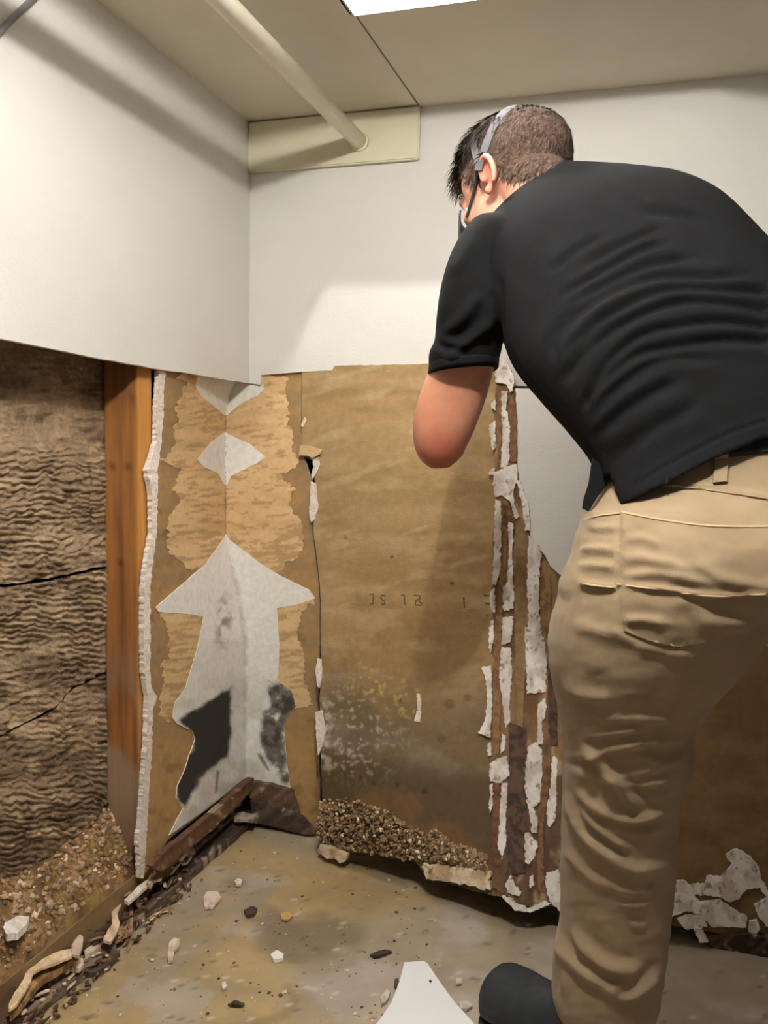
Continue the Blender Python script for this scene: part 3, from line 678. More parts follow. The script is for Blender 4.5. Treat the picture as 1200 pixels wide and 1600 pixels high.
CL = [[(1134, 1334), (1150, 1325), (1174, 1338), (1186, 1354), (1190, 1374), (1202, 1394), (1198, 1400), (1188, 1386), (1166, 1389), (1154, 1404), (1140, 1408), (1124, 1400), (1086, 1396), (1082, 1380), (1102, 1380), (1104, 1368), (1126, 1368), (1140, 1354), (1144, 1346), (1138, 1342)],
 [(1036, 1376), (1068, 1374), (1082, 1384), (1086, 1400), (1094, 1408), (1124, 1404), (1140, 1416), (1168, 1432), (1166, 1448), (1112, 1446), (1096, 1428), (1074, 1422), (1046, 1432), (1036, 1436)],
 [(1178, 1412), (1200, 1400), (1236, 1400), (1236, 1450), (1198, 1446), (1186, 1432)],
 [(1058, 1434), (1074, 1428), (1100, 1428), (1106, 1444), (1096, 1450), (1070, 1450)], [(1084, 1449), (1098, 1451), (1107, 1470), (1094, 1471)], [(1170, 1438), (1182, 1434), (1188, 1450), (1180, 1460), (1170, 1454)]]
bits(CL, 'joint_compound', sheet2, BOARD, M['attr_fine'], .006, .007, 3.0, 420, 3, .2, bump=WB, col=CHALK)

# ------------------------------------------------------------------ rotten wood and rubble along the foot of the walls
def rot_col(a, b, s=0):
    return lambda px, py: mixc(mixc(np.tile(sr(a), (len(px), 1)), sr(b), sst(.38, .62, fbm(px * .02 + py * .02, (px + py) * .02 + (py + px * .8) * .09, s, 4, 501))), sr((190, 170, 146)), sst(.68, .78, fbm(px * .09, py * .09, s, 3, 502)) * .6)
RB = lambda x, y: .005 * fbm(x * .05, (y + .85 * x) * .12, 0, 4, 6)
def plank(name, pl, surf, off, th, a, b, seed, label, cat='wood', jag=2.2, group=None, bump=RB, mt='rotwood', step=4):
    o = patch(name, pl, surf, M[mt], None, off, th, step, jag, .09, seed, rot_col(a, b, seed), bump, None, smooth=False)
    return tag(o, label, cat, group)
FL = axis_surf(2, 0.0, (0, 0, 1))
V, F = dense_box((-.112, -1.35, .014), (-.030, -.30, .085), (8, 60, 6))
V[:, 0] += .003 * (fbm(V[:, 1] * 20, V[:, 2] * 50, 0, 3, 8) - .5)
sill = mesh('sill_plate', V, F, M['wood'], col=wood_col(V * [1, .1, 6], (142, 116, 80), (96, 72, 46)))
tag(sill, 'dirty brown timber sill plate under the rubble in the wall cavity', 'timber')
gx = np.linspace(0, 1, 26); gy = np.arange(-1.30, -.34, .006); S_, Y = np.meshgrid(gx, gy); n1, n0 = S_.shape
S_, Y = S_.ravel(), Y.ravel()
zh = (.225 - .02 * np.cos(Y * 9)) * (1 - S_) ** .8 + .088 * (1 - (1 - S_) ** .8) + .03 * (fbm(Y * 18, S_ * 3, 0, 4, 9) - .5) + .012 * (fbm(Y * 60, S_ * 8, 0, 3, 19) - .5)
V = np.stack([-.116 + S_ * .084, Y, np.where(S_ > .99, .07, zh)], 1)
F = [(j * n0 + i, j * n0 + i + 1, (j + 1) * n0 + i + 1, (j + 1) * n0 + i) for j in range(n1 - 1) for i in range(n0 - 1)]
c = mixc(np.tile(sr((152, 118, 80)), (len(V), 1)), sr((104, 76, 46)), sst(.35, .65, fbm(V[:, 1] * 25, V[:, 0] * 25, V[:, 2] * 25, 4, 91)))
c = mixc(c, sr((150, 124, 66)), sst(.55, .7, fbm(V[:, 1] * 12, V[:, 0] * 12, 3, 4, 92)) * .6)
heap = mesh('rubble_heap', V, F, M['rubble'], smooth=True, col=c)
tag(heap, 'heap of crumbly brown rubble filling the bottom of the wall cavity', 'rubble', kind='stuff')
g = Geo(); cc = []
for i in range(1700):
    k = rng.integers(len(V)); p = V[k]
    if S_[k] > .93: continue
    r = .0020 + .0070 * rng.random() ** 2.5
    Vv, Ff = ico(p + np.array([0, 0, r * .4]), r, 1, (1, .7 + .6 * rng.random(), .5 + .5 * rng.random()), Matrix.Rotation(rng.random() * 6, 3, Vector(rng.random(3) + .01)), .8)
    g.add(Vv, Ff); q = rng.random(); cc += [(sr((166, 134, 100)) if q < .72 else sr((222, 194, 166))) * (.5 + .7 * rng.random())] * len(Vv)
o = mesh('rubble_chunks', g.V, g.F, M['rubble'], heap, col=np.array(cc)); o['kind'] = 'stuff'

plank('wood_lath', [(228, 1352), (250, 1330), (300, 1290), (374, 1226), (388, 1214), (388, 1232), (330, 1290), (280, 1330), (245, 1362)], axis_surf(0, .004, (1, 0, 0)), .012, .014, (140, 98, 66), (92, 60, 40), 1, 'reddish brown split lath along the foot of the left wall below the moulded corner', 'lath')
plank('wood_lath', [(380, 1256), (396, 1270), (402, 1284), (340, 1338), (285, 1388), (225, 1440), (180, 1482), (160, 1480), (215, 1420), (262, 1368), (300, 1330), (345, 1285)], FL, .016, .016, (104, 84, 70), (58, 44, 36), 2, 'dark rotten lath lying on the floor from the corner to the cream torn paper', 'lath')
plank('wood_lath', [(168, 1482), (182, 1490), (120, 1540), (70, 1580), (30, 1606), (-30, 1640), (-30, 1618), (40, 1570), (100, 1528)], FL, .015, .014, (136, 118, 106), (84, 68, 58), 3, 'grey weathered strip of wood on the floor at the bottom left of the photo', 'lath')
plank('wood_block', [(382, 1219), (420, 1224), (457, 1235), (468, 1274), (430, 1264), (398, 1252), (388, 1240)], axis_surf(1, -.004, (0, -1, 0)), .004, .014, (126, 98, 76), (84, 62, 48), 4, 'short brown plate block with a nail hole at the foot of the corner', 'wood')
plank('wood_lath', [(392, 1250), (420, 1256), (472, 1276), (494, 1300), (480, 1304), (430, 1290), (398, 1284)], axis_surf(1, -.024, (0, -1, 0)), .004, .014, (98, 76, 60), (54, 40, 32), 5, 'dark brown lath under the short plate block at the back wall', 'lath')
plank('wood_lath', [(1100, 1452), (1170, 1452), (1200, 1460), (1300, 1466), (1300, 1500), (1200, 1490), (1170, 1484), (1112, 1476)], axis_surf(1, -.225, (0, -1, 0)), .018, .016, (94, 72, 58), (60, 44, 36), 6, 'dark broken wood strip under the loose sheet at the right edge of the photo', 'lath')
plank('wood_splinter', [(135, 1522), (160, 1500), (188, 1498), (168, 1516), (150, 1528), (138, 1528)], FL, .010, .010, (128, 110, 98), (78, 62, 54), 8, 'grey curled splinter beyond the grey strip at the bottom left', 'splinter')

def scrap(name, pl, off, th, label, cat, group=None, col=(226, 204, 176), col2=(198, 170, 138), seed=600, jag=1.6, tilt=0.0, parent=None):
    b = lambda x, y: .004 * fbm(x * .08, y * .08, 0, 3, seed) + tilt * (y - pl[0][1])
    o = patch(name, pl, axis_surf(2, off, (0, 0, 1)), M['attr_fine'], parent, .002, th, 4, jag, .15, seed, band_col(col, col2), b)
    return tag(o, label, cat, group) if label else o
SCR = [
 ('wood_stick', [(234, 1374), (239, 1377), (222, 1394), (201, 1413), (194, 1409), (215, 1388)], .06, .005, 'clean white splinter of wood lying across the rubble at the left', 'splinter', (244, 236, 222), (226, 214, 198)),
 ('paper_scrap', [(183, 1408), (190, 1412), (183, 1430), (187, 1446), (180, 1464), (172, 1475), (161, 1472), (168, 1456), (176, 1446), (174, 1430), (178, 1420)], .045, .004, 'curled cream scrap of drywall paper just below the white splinter', 'scrap', (236, 208, 180), (204, 172, 140)),
 ('paper_scrap', [(196, 1412), (207, 1418), (208, 1440), (206, 1458), (194, 1466), (180, 1474), (188, 1452), (196, 1440)], .018, .004, 'crumpled tan scrap of paper right of the curled cream scrap', 'scrap', (190, 154, 120), (140, 108, 82)),
 ('paper_scrap', [(112, 1480), (124, 1463), (130, 1466), (129, 1480), (124, 1496), (112, 1494)], .072, .004, 'small greyish paper scrap at the top end of the long torn strip', 'scrap', (206, 186, 166), (178, 156, 136)),
 ('plaster_chip', [(131, 1488), (152, 1474), (158, 1480), (146, 1490), (133, 1496)], .022, .006, 'flat cream chip on the grey wood strip beside the torn paper', 'chip', (226, 206, 186), (196, 172, 148)),
 ('plaster_chip', [(98, 1517), (112, 1506), (128, 1498), (131, 1508), (124, 1517), (110, 1514), (104, 1520)], .032, .006, 'pinkish white chip below the small greyish paper scrap', 'chip', (240, 222, 200), (214, 186, 160)),
 ('plaster_chip', [(5, 1452), (12, 1440), (30, 1434), (46, 1435), (42, 1446), (28, 1460), (10, 1462)], .156, .012, 'large white chip lying on the brown rubble heap at the left edge', 'chip', (250, 244, 236), (232, 220, 206)),
 ('plaster_chip', [(318, 1404), (322, 1396), (330, 1394), (340, 1395), (346, 1404), (342, 1410), (332, 1420), (320, 1420)], .004, .004, 'pale pinkish chip alone on the floor below the corner', 'chip', (240, 222, 210), (216, 186, 170)),
 ('plaster_chip', [(264, 1476), (272, 1467), (282, 1470), (280, 1482), (272, 1488), (270, 1504), (263, 1504), (262, 1490)], .004, .004, 'pale chip with a thin tail on the floor at the left', 'chip', (232, 216, 196), (206, 182, 158)),
 ('plaster_chip', [(423, 1494), (432, 1487), (443, 1492), (442, 1500), (428, 1502)], .004, .005, 'small bright white chip on the dark damp patch of floor', 'chip', (252, 248, 240), (240, 232, 222)),
 ('plaster_chip', [(366, 1378), (372, 1374), (379, 1377), (377, 1383), (369, 1384)], .003, .004, 'tiny white chip in the middle of a brown ring stain', 'chip', (248, 240, 226), (232, 218, 200)),
 ('plaster_chip', [(438, 1430), (448, 1427), (458, 1432), (450, 1440), (440, 1438)], .002, .002, 'small yellowish round chip at the edge of the damp patch', 'chip', (204, 168, 108), (186, 150, 92)),
 ('wood_fragment', [(381, 1424), (392, 1419), (402, 1422), (398, 1430), (386, 1432)], .004, .005, 'dark red brown fragment at the edge of the damp patch', 'fragment', (88, 62, 48), (66, 44, 34)),
 ('plaster_chip', [(595, 1560), (604, 1548), (610, 1552), (604, 1566), (596, 1570)], .003, .003, 'whitish crumb left of the white board on the floor', 'chip', (214, 206, 196), (190, 180, 168)),
 ('plaster_chip', [(712, 1532), (722, 1530), (722, 1538), (714, 1540)], .002, .002, 'pale crumb right of the white board near its tip', 'chip', (214, 206, 192), (190, 180, 166)),
 ('plaster_chip', [(717, 1569), (732, 1566), (738, 1574), (728, 1580), (719, 1578)], .002, .003, 'pale crumb between the white board and the shoe', 'chip', (208, 200, 186), (180, 170, 154)),
 ('plaster_chip', [(346, 1540), (352, 1536), (354, 1544), (348, 1548)], .003, .003, 'small white crumb on the yellow stained floor at the bottom', 'chip', (240, 234, 220), (220, 210, 196)),
 ('plaster_chip', [(280, 1345), (290, 1336), (300, 1340), (292, 1350), (284, 1352)], .030, .004, 'pink chip lying on the dark rotten lath', 'chip', (220, 190, 174), (190, 158, 142)),
 ('plaster_chip', [(362, 1274), (380, 1270), (400, 1276), (396, 1284), (380, 1282), (366, 1282)], .040, .006, 'crumbly grey chips caught on the laths in the corner', 'chip', (180, 164, 142), (140, 122, 102)),
 ('paper_scrap', [(235, 1356), (250, 1348), (256, 1358), (252, 1376), (240, 1380), (236, 1390), (228, 1386), (234, 1370)], .06, .003, 'tan paper tatter hanging by the foot of the broken gypsum edge', 'scrap', (196, 168, 132), (164, 134, 98)),
]
for i, (n, pl, off, th, lab, cat, c1, c2) in enumerate(SCR):
    scrap(n, pl, off, th, lab, cat, None, c1, c2, 600 + i)
# the long torn strip of paper and its brown underside
ts = scrap('paper_strip', [(115, 1484), (112, 1496), (84, 1508), (62, 1516), (52, 1522), (48, 1536), (36, 1556), (26, 1572), (14, 1580), (14, 1572), (22, 1556), (34, 1538), (42, 1522), (48, 1514), (72, 1498), (96, 1488)], .068, .004,
           'long cream strip of torn drywall paper bending along the foot of the left wall', 'scrap', None, (240, 214, 178), (218, 188, 150), 640, 1.2)
o = patch('brown_backing', [(112, 1496), (114, 1500), (92, 1516), (66, 1532), (46, 1554), (30, 1576), (16, 1588), (16, 1580), (28, 1570), (40, 1548), (54, 1524), (84, 1508)], axis_surf(2, .05, (0, 0, 1)), M['attr_fine'], ts, .002, .012, 4, 1.0, .1, 641, band_col((176, 138, 90), (126, 94, 58)))
o['label'] = 'brown underside of the torn strip'

# broken slivers and crumbs packed along the foot of the left wall
g = Geo(); cc = []
for i in range(330):
    yy = -1.16 + .84 * rng.random(); u = rng.random() ** 1.4; xx = -.026 + .070 * u; zz_ = .062 * (1 - u) ** 1.3 * rng.random() ** .6 + .004
    L = .004 + .026 * rng.random() ** 3; rot = Matrix.Rotation((rng.random() - .5) * 1.3, 3, 'Z') @ Matrix.Rotation((rng.random() - .5) * .9, 3, 'X')
    Vv, Ff = ico((xx, yy, zz_), 1, 1, (.0022 + .0035 * rng.random(), L, .002 + .003 * rng.random()), rot, .6)
    g.add(Vv, Ff); q = rng.random()
    cc += [(sr((96, 72, 54)) if q < .6 else sr((146, 116, 86)) if q < .88 else sr((218, 192, 160))) * (.6 + .6 * rng.random())] * len(Vv)
tag(mesh('debris_litter', g.V, g.F, M['rubble'], col=np.array(cc)), 'brown slivers and crumbs littering the foot of the left wall', 'debris', kind='stuff')

# small grit scattered on the floor
g = Geo(); cc = []
for i in range(520):
    fx = -20 + 720 * rng.random(); fy = 1300 + 300 * rng.random()
    if fy < 1290 + max(0, (395 - fx) * .86) + 14 or fy < 1300 + (fx - 440) * .30: continue
    p = on_axis(fx, fy, 2, 0.0); r = .0011 + .0032 * rng.random() ** 4
    Vv, Ff = ico(p + np.array([0, 0, r * .4]), r, 1, (1.3, 1, .55), Matrix.Rotation(rng.random() * 6, 3, 'Z'), .7)
    g.add(Vv, Ff); q = rng.random(); cc += [sr((228, 214, 196)) if q < .4 else (sr((96, 74, 52)) if q < .75 else sr((150, 120, 84)))] * len(Vv)
tag(mesh('floor_grit', g.V, g.F, M['rubble'], col=np.array(cc)), 'fine grit and crumbs strewn over the damp concrete floor', 'grit', kind='stuff')
for pl, lab, s in (([(578, 1494), (592, 1487), (606, 1486), (612, 1488), (598, 1492), (584, 1496)], 'small heap of black flakes on the grey floor before the white board', 1), ([(356, 1571), (366, 1566), (382, 1570), (376, 1573), (362, 1573)], 'dark flake on the floor at the bottom left of the centre', 2), ([(616, 1534), (622, 1530), (625, 1540), (618, 1546)], 'dark flake touching the left rim of the white board', 3)):
    scrap('dark_flake', pl, .003, .003, lab, 'flake', None, (84, 70, 56), (58, 46, 38), 660 + s, 3.0)

# white piece of board lying on the floor
wb = thing('white_board_piece', 'clean bright white offcut of board with a blunt tip lying on the floor', 'board', on_axis(660, 1580, 2, 0.0))
patch('board', [(632, 1510), (662, 1508), (668, 1512), (690, 1545), (712, 1575), (740, 1606), (790, 1680), (520, 1690), (560, 1640), (592, 1602), (612, 1572), (624, 1540)], FL, M['white'], wb, .009, .009, 0, .6, .1, 670)
patch('nail_hole', [(670, 1539), (673, 1538), (675, 1541), (672, 1543)], FL, M['dark'], wb, .0095, .003, 0, 0, .1, 671, ostep=0)

# ------------------------------------------------------------------ the man
def ring(pL, pR, Z, dh, k=2.3, n=36, back=1.0):
    """one cross-section: left and right rim seen in the picture, distance and half depth in metres; back flattens the far half"""
    a = at(pL[0], pL[1], Z); b = at(pR[0], pR[1], Z)
    c = (a + b) / 2; e1 = (b - a) / 2; w = 2 * PI * np.arange(n) / n
    cx = np.sign(np.cos(w)) * np.abs(np.cos(w)) ** (2 / k); sx = np.sign(np.sin(w)) * np.abs(np.sin(w)) ** (2 / k)
    sx = np.where(sx > 0, sx * back, sx)
    return c + cx[:, None] * e1 + (sx * dh)[:, None] * FW
def loft(G, rings, sub=5):
    R = np.array(rings); m = len(R); n = R.shape[1]; out = []
    for i in range(m - 1):                         # smooth the stack of sections with Catmull-Rom
        p0, p1, p2, p3 = R[max(i - 1, 0)], R[i], R[i + 1], R[min(i + 2, m - 1)]
        for j in range(sub):
            t = j / sub
            out.append(.5 * (2 * p1 + (p2 - p0) * t + (2 * p0 - 5 * p1 + 4 * p2 - p3) * t * t + (3 * p1 - p0 - 3 * p2 + p3) * t ** 3))
    out.append(R[-1]); V = np.array(out).reshape(-1, 3); k = len(out)
    F = [(i * n + j, i * n + (j + 1) % n, (i + 1) * n + (j + 1) % n, (i + 1) * n + j) for i in range(k - 1) for j in range(n)]
    c0, c1 = len(V), len(V) + 1
    V = np.vstack([V, out[0].mean(0), out[-1].mean(0)])
    F += [(c0, (j + 1) % n, j) for j in range(n)] + [(c1, (k - 1) * n + j, (k - 1) * n + (j + 1) % n) for j in range(n)]
    G.add(V, F)
def fuse(G, voxel, smooth=6, fac=.5):
    me = bpy.data.meshes.new('tmp'); me.from_pydata(G.V, [], G.F)
    bm = bmesh.new(); bm.from_mesh(me); bmesh.ops.recalc_face_normals(bm, faces=bm.faces[:]); bm.to_mesh(me); bm.free()
    o = bpy.data.objects.new('tmp', me); COL.objects.link(o)
    r = o.modifiers.new('r', 'REMESH'); r.mode = 'VOXEL'; r.voxel_size = voxel
    if smooth: s = o.modifiers.new('s', 'SMOOTH'); s.iterations = smooth; s.factor = fac
    dg = bpy.context.evaluated_depsgraph_get(); ev = o.evaluated_get(dg); m2 = ev.to_mesh()
    V = np.empty(len(m2.vertices) * 3); m2.vertices.foreach_get('co', V); V = V.reshape(-1, 3)
    N = np.empty(len(m2.vertices) * 3); m2.vertices.foreach_get('normal', N); N = N.reshape(-1, 3)
    F = [tuple(p.vertices) for p in m2.polygons]
    ev.to_mesh_clear(); bpy.data.objects.remove(o); bpy.data.meshes.remove(me)
    return V, N, F
def vnormals(V, F):
    f = np.array([x[:3] for x in F]); n = np.cross(V[f[:, 1]] - V[f[:, 0]], V[f[:, 2]] - V[f[:, 0]]); N = np.zeros_like(V)
    for k in range(3): np.add.at(N, f[:, k], n)
    return N / (np.linalg.norm(N, axis=1)[:, None] + 1e-12)
def smooth_line(ln, n=14):
    q = np.array(ln, float)
    if len(q) < 3: return ln
    t = np.linspace(0, len(q) - 1, n); out = []
    for u in t:
        i = min(int(u), len(q) - 2); f = u - i
        p0, p1, p2, p3 = q[max(i - 1, 0)], q[i], q[i + 1], q[min(i + 2, len(q) - 1)]
        out.append(tuple(.5 * (2 * p1 + (p2 - p0) * f + (2 * p0 - 5 * p1 + 4 * p2 - p3) * f * f + (3 * p1 - p0 - 3 * p2 + p3) * f ** 3)))
    return out
def creases(V, N, lst, gain=1.0):
    """press folds into cloth: each (line, height in m, width in picture units), on the side of the cloth that faces the viewer"""
    px, py, pz = project(V); d = CAM - V; d /= np.linalg.norm(d, axis=1)[:, None]
    face = sst(-.05, .35, (N * d).sum(1)); out = np.zeros(len(V))
    for ln, h, w in lst:
        L = smooth_line(ln); xs = [p[0] for p in L]; ys = [p[1] for p in L]
        k = np.where((px > min(xs) - 4 * w) & (px < max(xs) + 4 * w) & (py > min(ys) - 4 * w) & (py < max(ys) + 4 * w) & (face > 0))[0]
        if not len(k): continue
        dist = seg_dist(px[k], py[k], L)
        a, b = np.array(L[0]), np.array(L[-1]); ax_ = (b - a) / (np.linalg.norm(b - a) + 1e-6)
        u = ((np.stack([px[k], py[k]], 1) - a) @ ax_) / (np.linalg.norm(b - a) + 1e-6)
        tap = sst(-.08, .22, u) * sst(1.08, .78, u) if not (xs[-1] > 1190 or xs[0] > 1190) else sst(-.08, .22, u)
        out[k] += gain * h * (1.35 * np.exp(-(dist / w) ** 2) - .5 * np.exp(-(dist / (2.2 * w)) ** 2)) * tap
    return V + N * (out * face)[:, None]

man = thing('person', 'man bending over in a black polo shirt and khaki trousers, reaching behind the loose drywall', 'person', on_axis(1100, 1650, 2, 0.0))

# trousers
G = Geo()
loft(G, [ring((964, 728), (1402, 680), 1.285, .118), ring((938, 778), (1418, 745), 1.277, .126), ring((912, 820), (1436, 815), 1.262, .150), ring((892, 872), (1446, 880), 1.255, .162),
         ring((876, 930), (1450, 935), 1.258, .150), ring((930, 972), (1420, 975), 1.265, .10)])
LEG = [(800, 912, 1250, 1.27, .13), (850, 901, 1238, 1.265, .145), (900, 886, 1232, 1.262, .150), (950, 870, 1212, 1.268, .148), (1000, 860, 1176, 1.282, .142), (1050, 862, 1136, 1.30, .135), (1100, 872, 1094, 1.325, .125), (1135, 878, 1074, 1.34, .118),
       (1180, 882, 1078, 1.36, .112), (1215, 882, 1062, 1.372, .108), (1300, 880, 1050, 1.41, .104), (1380, 878, 1047, 1.445, .100), (1440, 878, 1040, 1.468, .098), (1500, 868, 1034, 1.492, .097), (1560, 864, 1024, 1.512, .095), (1600, 878, 1012, 1.528, .09), (1640, 892, 1000, 1.54, .085)]
loft(G, [ring((l, y), (r, y), z, d) for y, l, r, z, d in LEG])
loft(G, [ring((2330 - r + (y - 800) * .08 + (0 if y < 960 else min(90, (y - 960) * .55)), y), (2330 - l + (y - 800) * .16, y), z, d) for y, l, r, z, d in LEG])
V, N, F = fuse(G, .0048, 5)
PF = [([(905, 1151), (970, 1144), (1010, 1134)], .004, 8), ([(906, 1156), (940, 1195), (970, 1228), (1000, 1268)], .008, 10), ([(884, 1250), (908, 1300), (950, 1335), (990, 1357), (1042, 1354)], .008, 9),
      ([(905, 1262), (938, 1298), (985, 1328)], .007, 7), ([(895, 1236), (930, 1262), (980, 1282), (1046, 1270)], .006, 8), ([(960, 1222), (1010, 1226), (1056, 1214)], .005, 8), ([(930, 1290), (990, 1302), (1044, 1292)], .004, 7),
      ([(960, 1389), (995, 1393), (1025, 1385)], .003, 5), ([(968, 1413), (1000, 1415), (1015, 1410)], .003, 4), ([(895, 1455), (920, 1487), (960, 1512), (1002, 1514)], .010, 10), ([(872, 1472), (905, 1512), (958, 1542), (992, 1526)], .010, 10),
      ([(940, 1548), (985, 1555), (1036, 1512)], .009, 9), ([(985, 1446), (1010, 1448)], .003, 5), ([(868, 1460), (880, 1500), (884, 1560)], .007, 9), ([(930, 1130), (990, 1122), (1060, 1125)], .004, 7), ([(920, 1115), (945, 1120), (975, 1112)], .003, 6),
      ([(1000, 1180), (1040, 1190), (1072, 1178)], .004, 7), ([(905, 860), (930, 858), (962, 862)], .005, 6), ([(900, 885), (930, 884), (962, 888)], .004, 6), ([(903, 912), (930, 915), (962, 918)], .006, 5), ([(918, 822), (940, 826), (966, 824)], .004, 5),
      ([(975, 846), (1000, 842), (1030, 850)], .004, 7), ([(972, 872), (1010, 874), (1080, 890)], .004, 9), ([(972, 900), (1030, 896), (1110, 912)], .004, 8), ([(1080, 880), (1130, 905), (1198, 920)], .004, 12), ([(970, 970), (1000, 968), (1045, 975)], .004, 7),
      ([(895, 975), (930, 985), (980, 990)], .003, 12), ([(960, 985), (1010, 1012), (1090, 1030)], .003, 9), ([(880, 1060), (900, 1085), (960, 1090)], .004, 12), ([(1080, 960), (1130, 975), (1190, 965)], .004, 14), ([(884, 1182), (930, 1178), (1000, 1160), (1066, 1156)], .005, 8), ([(888, 1206), (950, 1214), (1000, 1206), (1062, 1190)], .005, 9), ([(882, 1330), (930, 1375), (990, 1388)], .004, 9), ([(1010, 1245), (1040, 1240), (1058, 1228)], .004, 7),
      ([(1040, 762), (1110, 765), (1200, 782)], -.003, 3), ([(963, 912), (1040, 922), (1120, 930), (1195, 928)], .005, 4), ([(967, 800), (968, 880), (964, 930)], -.004, 4)]
V = creases(V, N, PF, 1.3)
N = vnormals(V, F); px, py, _ = project(V)
V = V + N * (.0022 * (fbm(px * .03, py * .05, 0, 4, 31) - .5) * 2 * sst(700, 800, py))[:, None]
trousers = mesh('trousers', V, F, M['khaki'], man, smooth=True)
tbvh = BVHTree.FromPolygons([tuple(v) for v in V], F)
def drape(bvh, lift):
    def s(px, py):
        D = rays(px, py); out = []
        last = 1.3
        for d in D:
            h = bvh.ray_cast(Vector(CAM), Vector(d).normalized())
            if h[0] is not None:
                p = np.array(h[0]); last = float((p - CAM) @ FW)
            else: p = CAM + d * last
            out.append(p - d * lift / np.linalg.norm(d))
        return np.array(out)
    return s, lambda P: np.broadcast_to(-FW, P.shape)
DT = drape(tbvh, .0005)
patch('back_pocket', [(969, 799), (1000, 806), (1060, 814), (1120, 820), (1196, 821), (1230, 822), (1228, 992), (1150, 992), (1100, 1004), (1056, 1010), (1010, 1000), (975, 985), (967, 930), (969, 870)], DT, M['khaki'], trousers, .0028, .004, 4, 0, .1, 700, smooth=True, ostep=6)
def seam(name, ln, w, parent, surf, material, off=.002, th=.002):
    L = np.array(smooth_line(ln, 24)); T = np.gradient(L, axis=0); T /= np.linalg.norm(T, axis=1)[:, None]; Nn = np.stack([-T[:, 1], T[:, 0]], 1) * w
    return patch(name, [tuple(p) for p in L + Nn] + [tuple(p) for p in (L - Nn)[::-1]], surf, material, parent, off, th, 0, 0, .1, 1, ostep=0)
seam('pocket_edge', [(968, 799), (1030, 811), (1110, 821), (1198, 822)], 1.4, trousers, DT, M['stitch'], .0045)
seam('pocket_welt', [(963, 912), (1040, 922), (1110, 931), (1194, 928)], 1.0, trousers, DT, M['stitch'], .004)
seam('pocket_welt', [(906, 911), (935, 915), (961, 917)], 1.0, trousers, DT, M['stitch'], .003)
seam('waist_seam', [(1035, 758), (1100, 764), (1215, 781)], 1.0, trousers, DT, M['stitch'], .002)
seam('pocket_edge', [(910, 812), (935, 805), (968, 801)], 1.2, trousers, DT, M['stitch'], .003)
# belt and belt loop
bl_r = [ring((960, 735), (1404, 690), 1.284, .122, n=64), ring((966, 708), (1400, 652), 1.287, .120, n=64)]
G = Geo(); loft(G, bl_r, 4); mesh('belt', G.V, G.F, M['belt'], man, smooth=True)
gb = Geo(); gb.add(*ico((0, 0, 0), .001, 1)); 
DB = (lambda px, py: at(px, py, 1.168 + (py - 740) * -.0003), lambda P: np.broadcast_to(-FW, P.shape))
patch('belt_loop', [(1117, 702), (1137, 700), (1134, 752), (1113, 754)], drape(BVHTree.FromPolygons([tuple(v) for v in G.V] + [tuple(v) for v in V], list(G.F) + [tuple(i + len(G.V) for i in f) for f in F]), .001), M['khaki'], trousers, .004, .004, 0, 0, .1, 710, ostep=5)
# plaster flake stuck at the back of the knee
patch('plaster_flake', [(1070, 1158), (1080, 1164), (1084, 1182), (1078, 1186), (1070, 1180)], (lambda px, py: at(px, py, 1.335), DT[1]), M['plaster'], trousers, 0, .006, 0, 1, .2, 711)['label'] = 'white plaster flake stuck on the trouser leg'

# shirt
G = Geo()
loft(G, [ring((944, 840), (1444, 810), 1.262, .176), ring((940, 784), (1426, 738), 1.272, .160), ring((930, 728), (1400, 665), 1.285, .135), ring((892, 676), (1345, 570), 1.305, .135), ring((848, 626), (1278, 482), 1.325, .138),
         ring((806, 574), (1216, 414), 1.35, .140), ring((784, 520), (1170, 362), 1.372, .134), ring((762, 450), (1118, 310), 1.39, .122), ring((750, 392), (1062, 282), 1.402, .105), ring((762, 345), (1000, 271), 1.412, .085), ring((800, 306), (940, 266), 1.42, .066), ring((826, 284), (900, 264), 1.424, .052)])
loft(G, [ring((775, 345), (880, 400), 1.412, .07), ring((740, 344), (850, 420), 1.415, .078), ring((708, 388), (806, 430), 1.428, .078), ring((690, 442), (792, 476), 1.44, .079), ring((682, 496), (786, 520), 1.452, .078), ring((679, 532), (783, 548), 1.472, .076), ring((670, 552), (779, 562), 1.48, .077), ring((671, 584), (777, 574), 1.49, .076)])
sh_r = at(1050, 372, 1.41); el_r = at(1000, 520, 1.64)
G.add(*tube_geo([sh_r, sh_r * .6 + el_r * .4, sh_r * .25 + el_r * .75], [.078, .074, .070], 24))
V, N, F = fuse(G, .0046, 6)
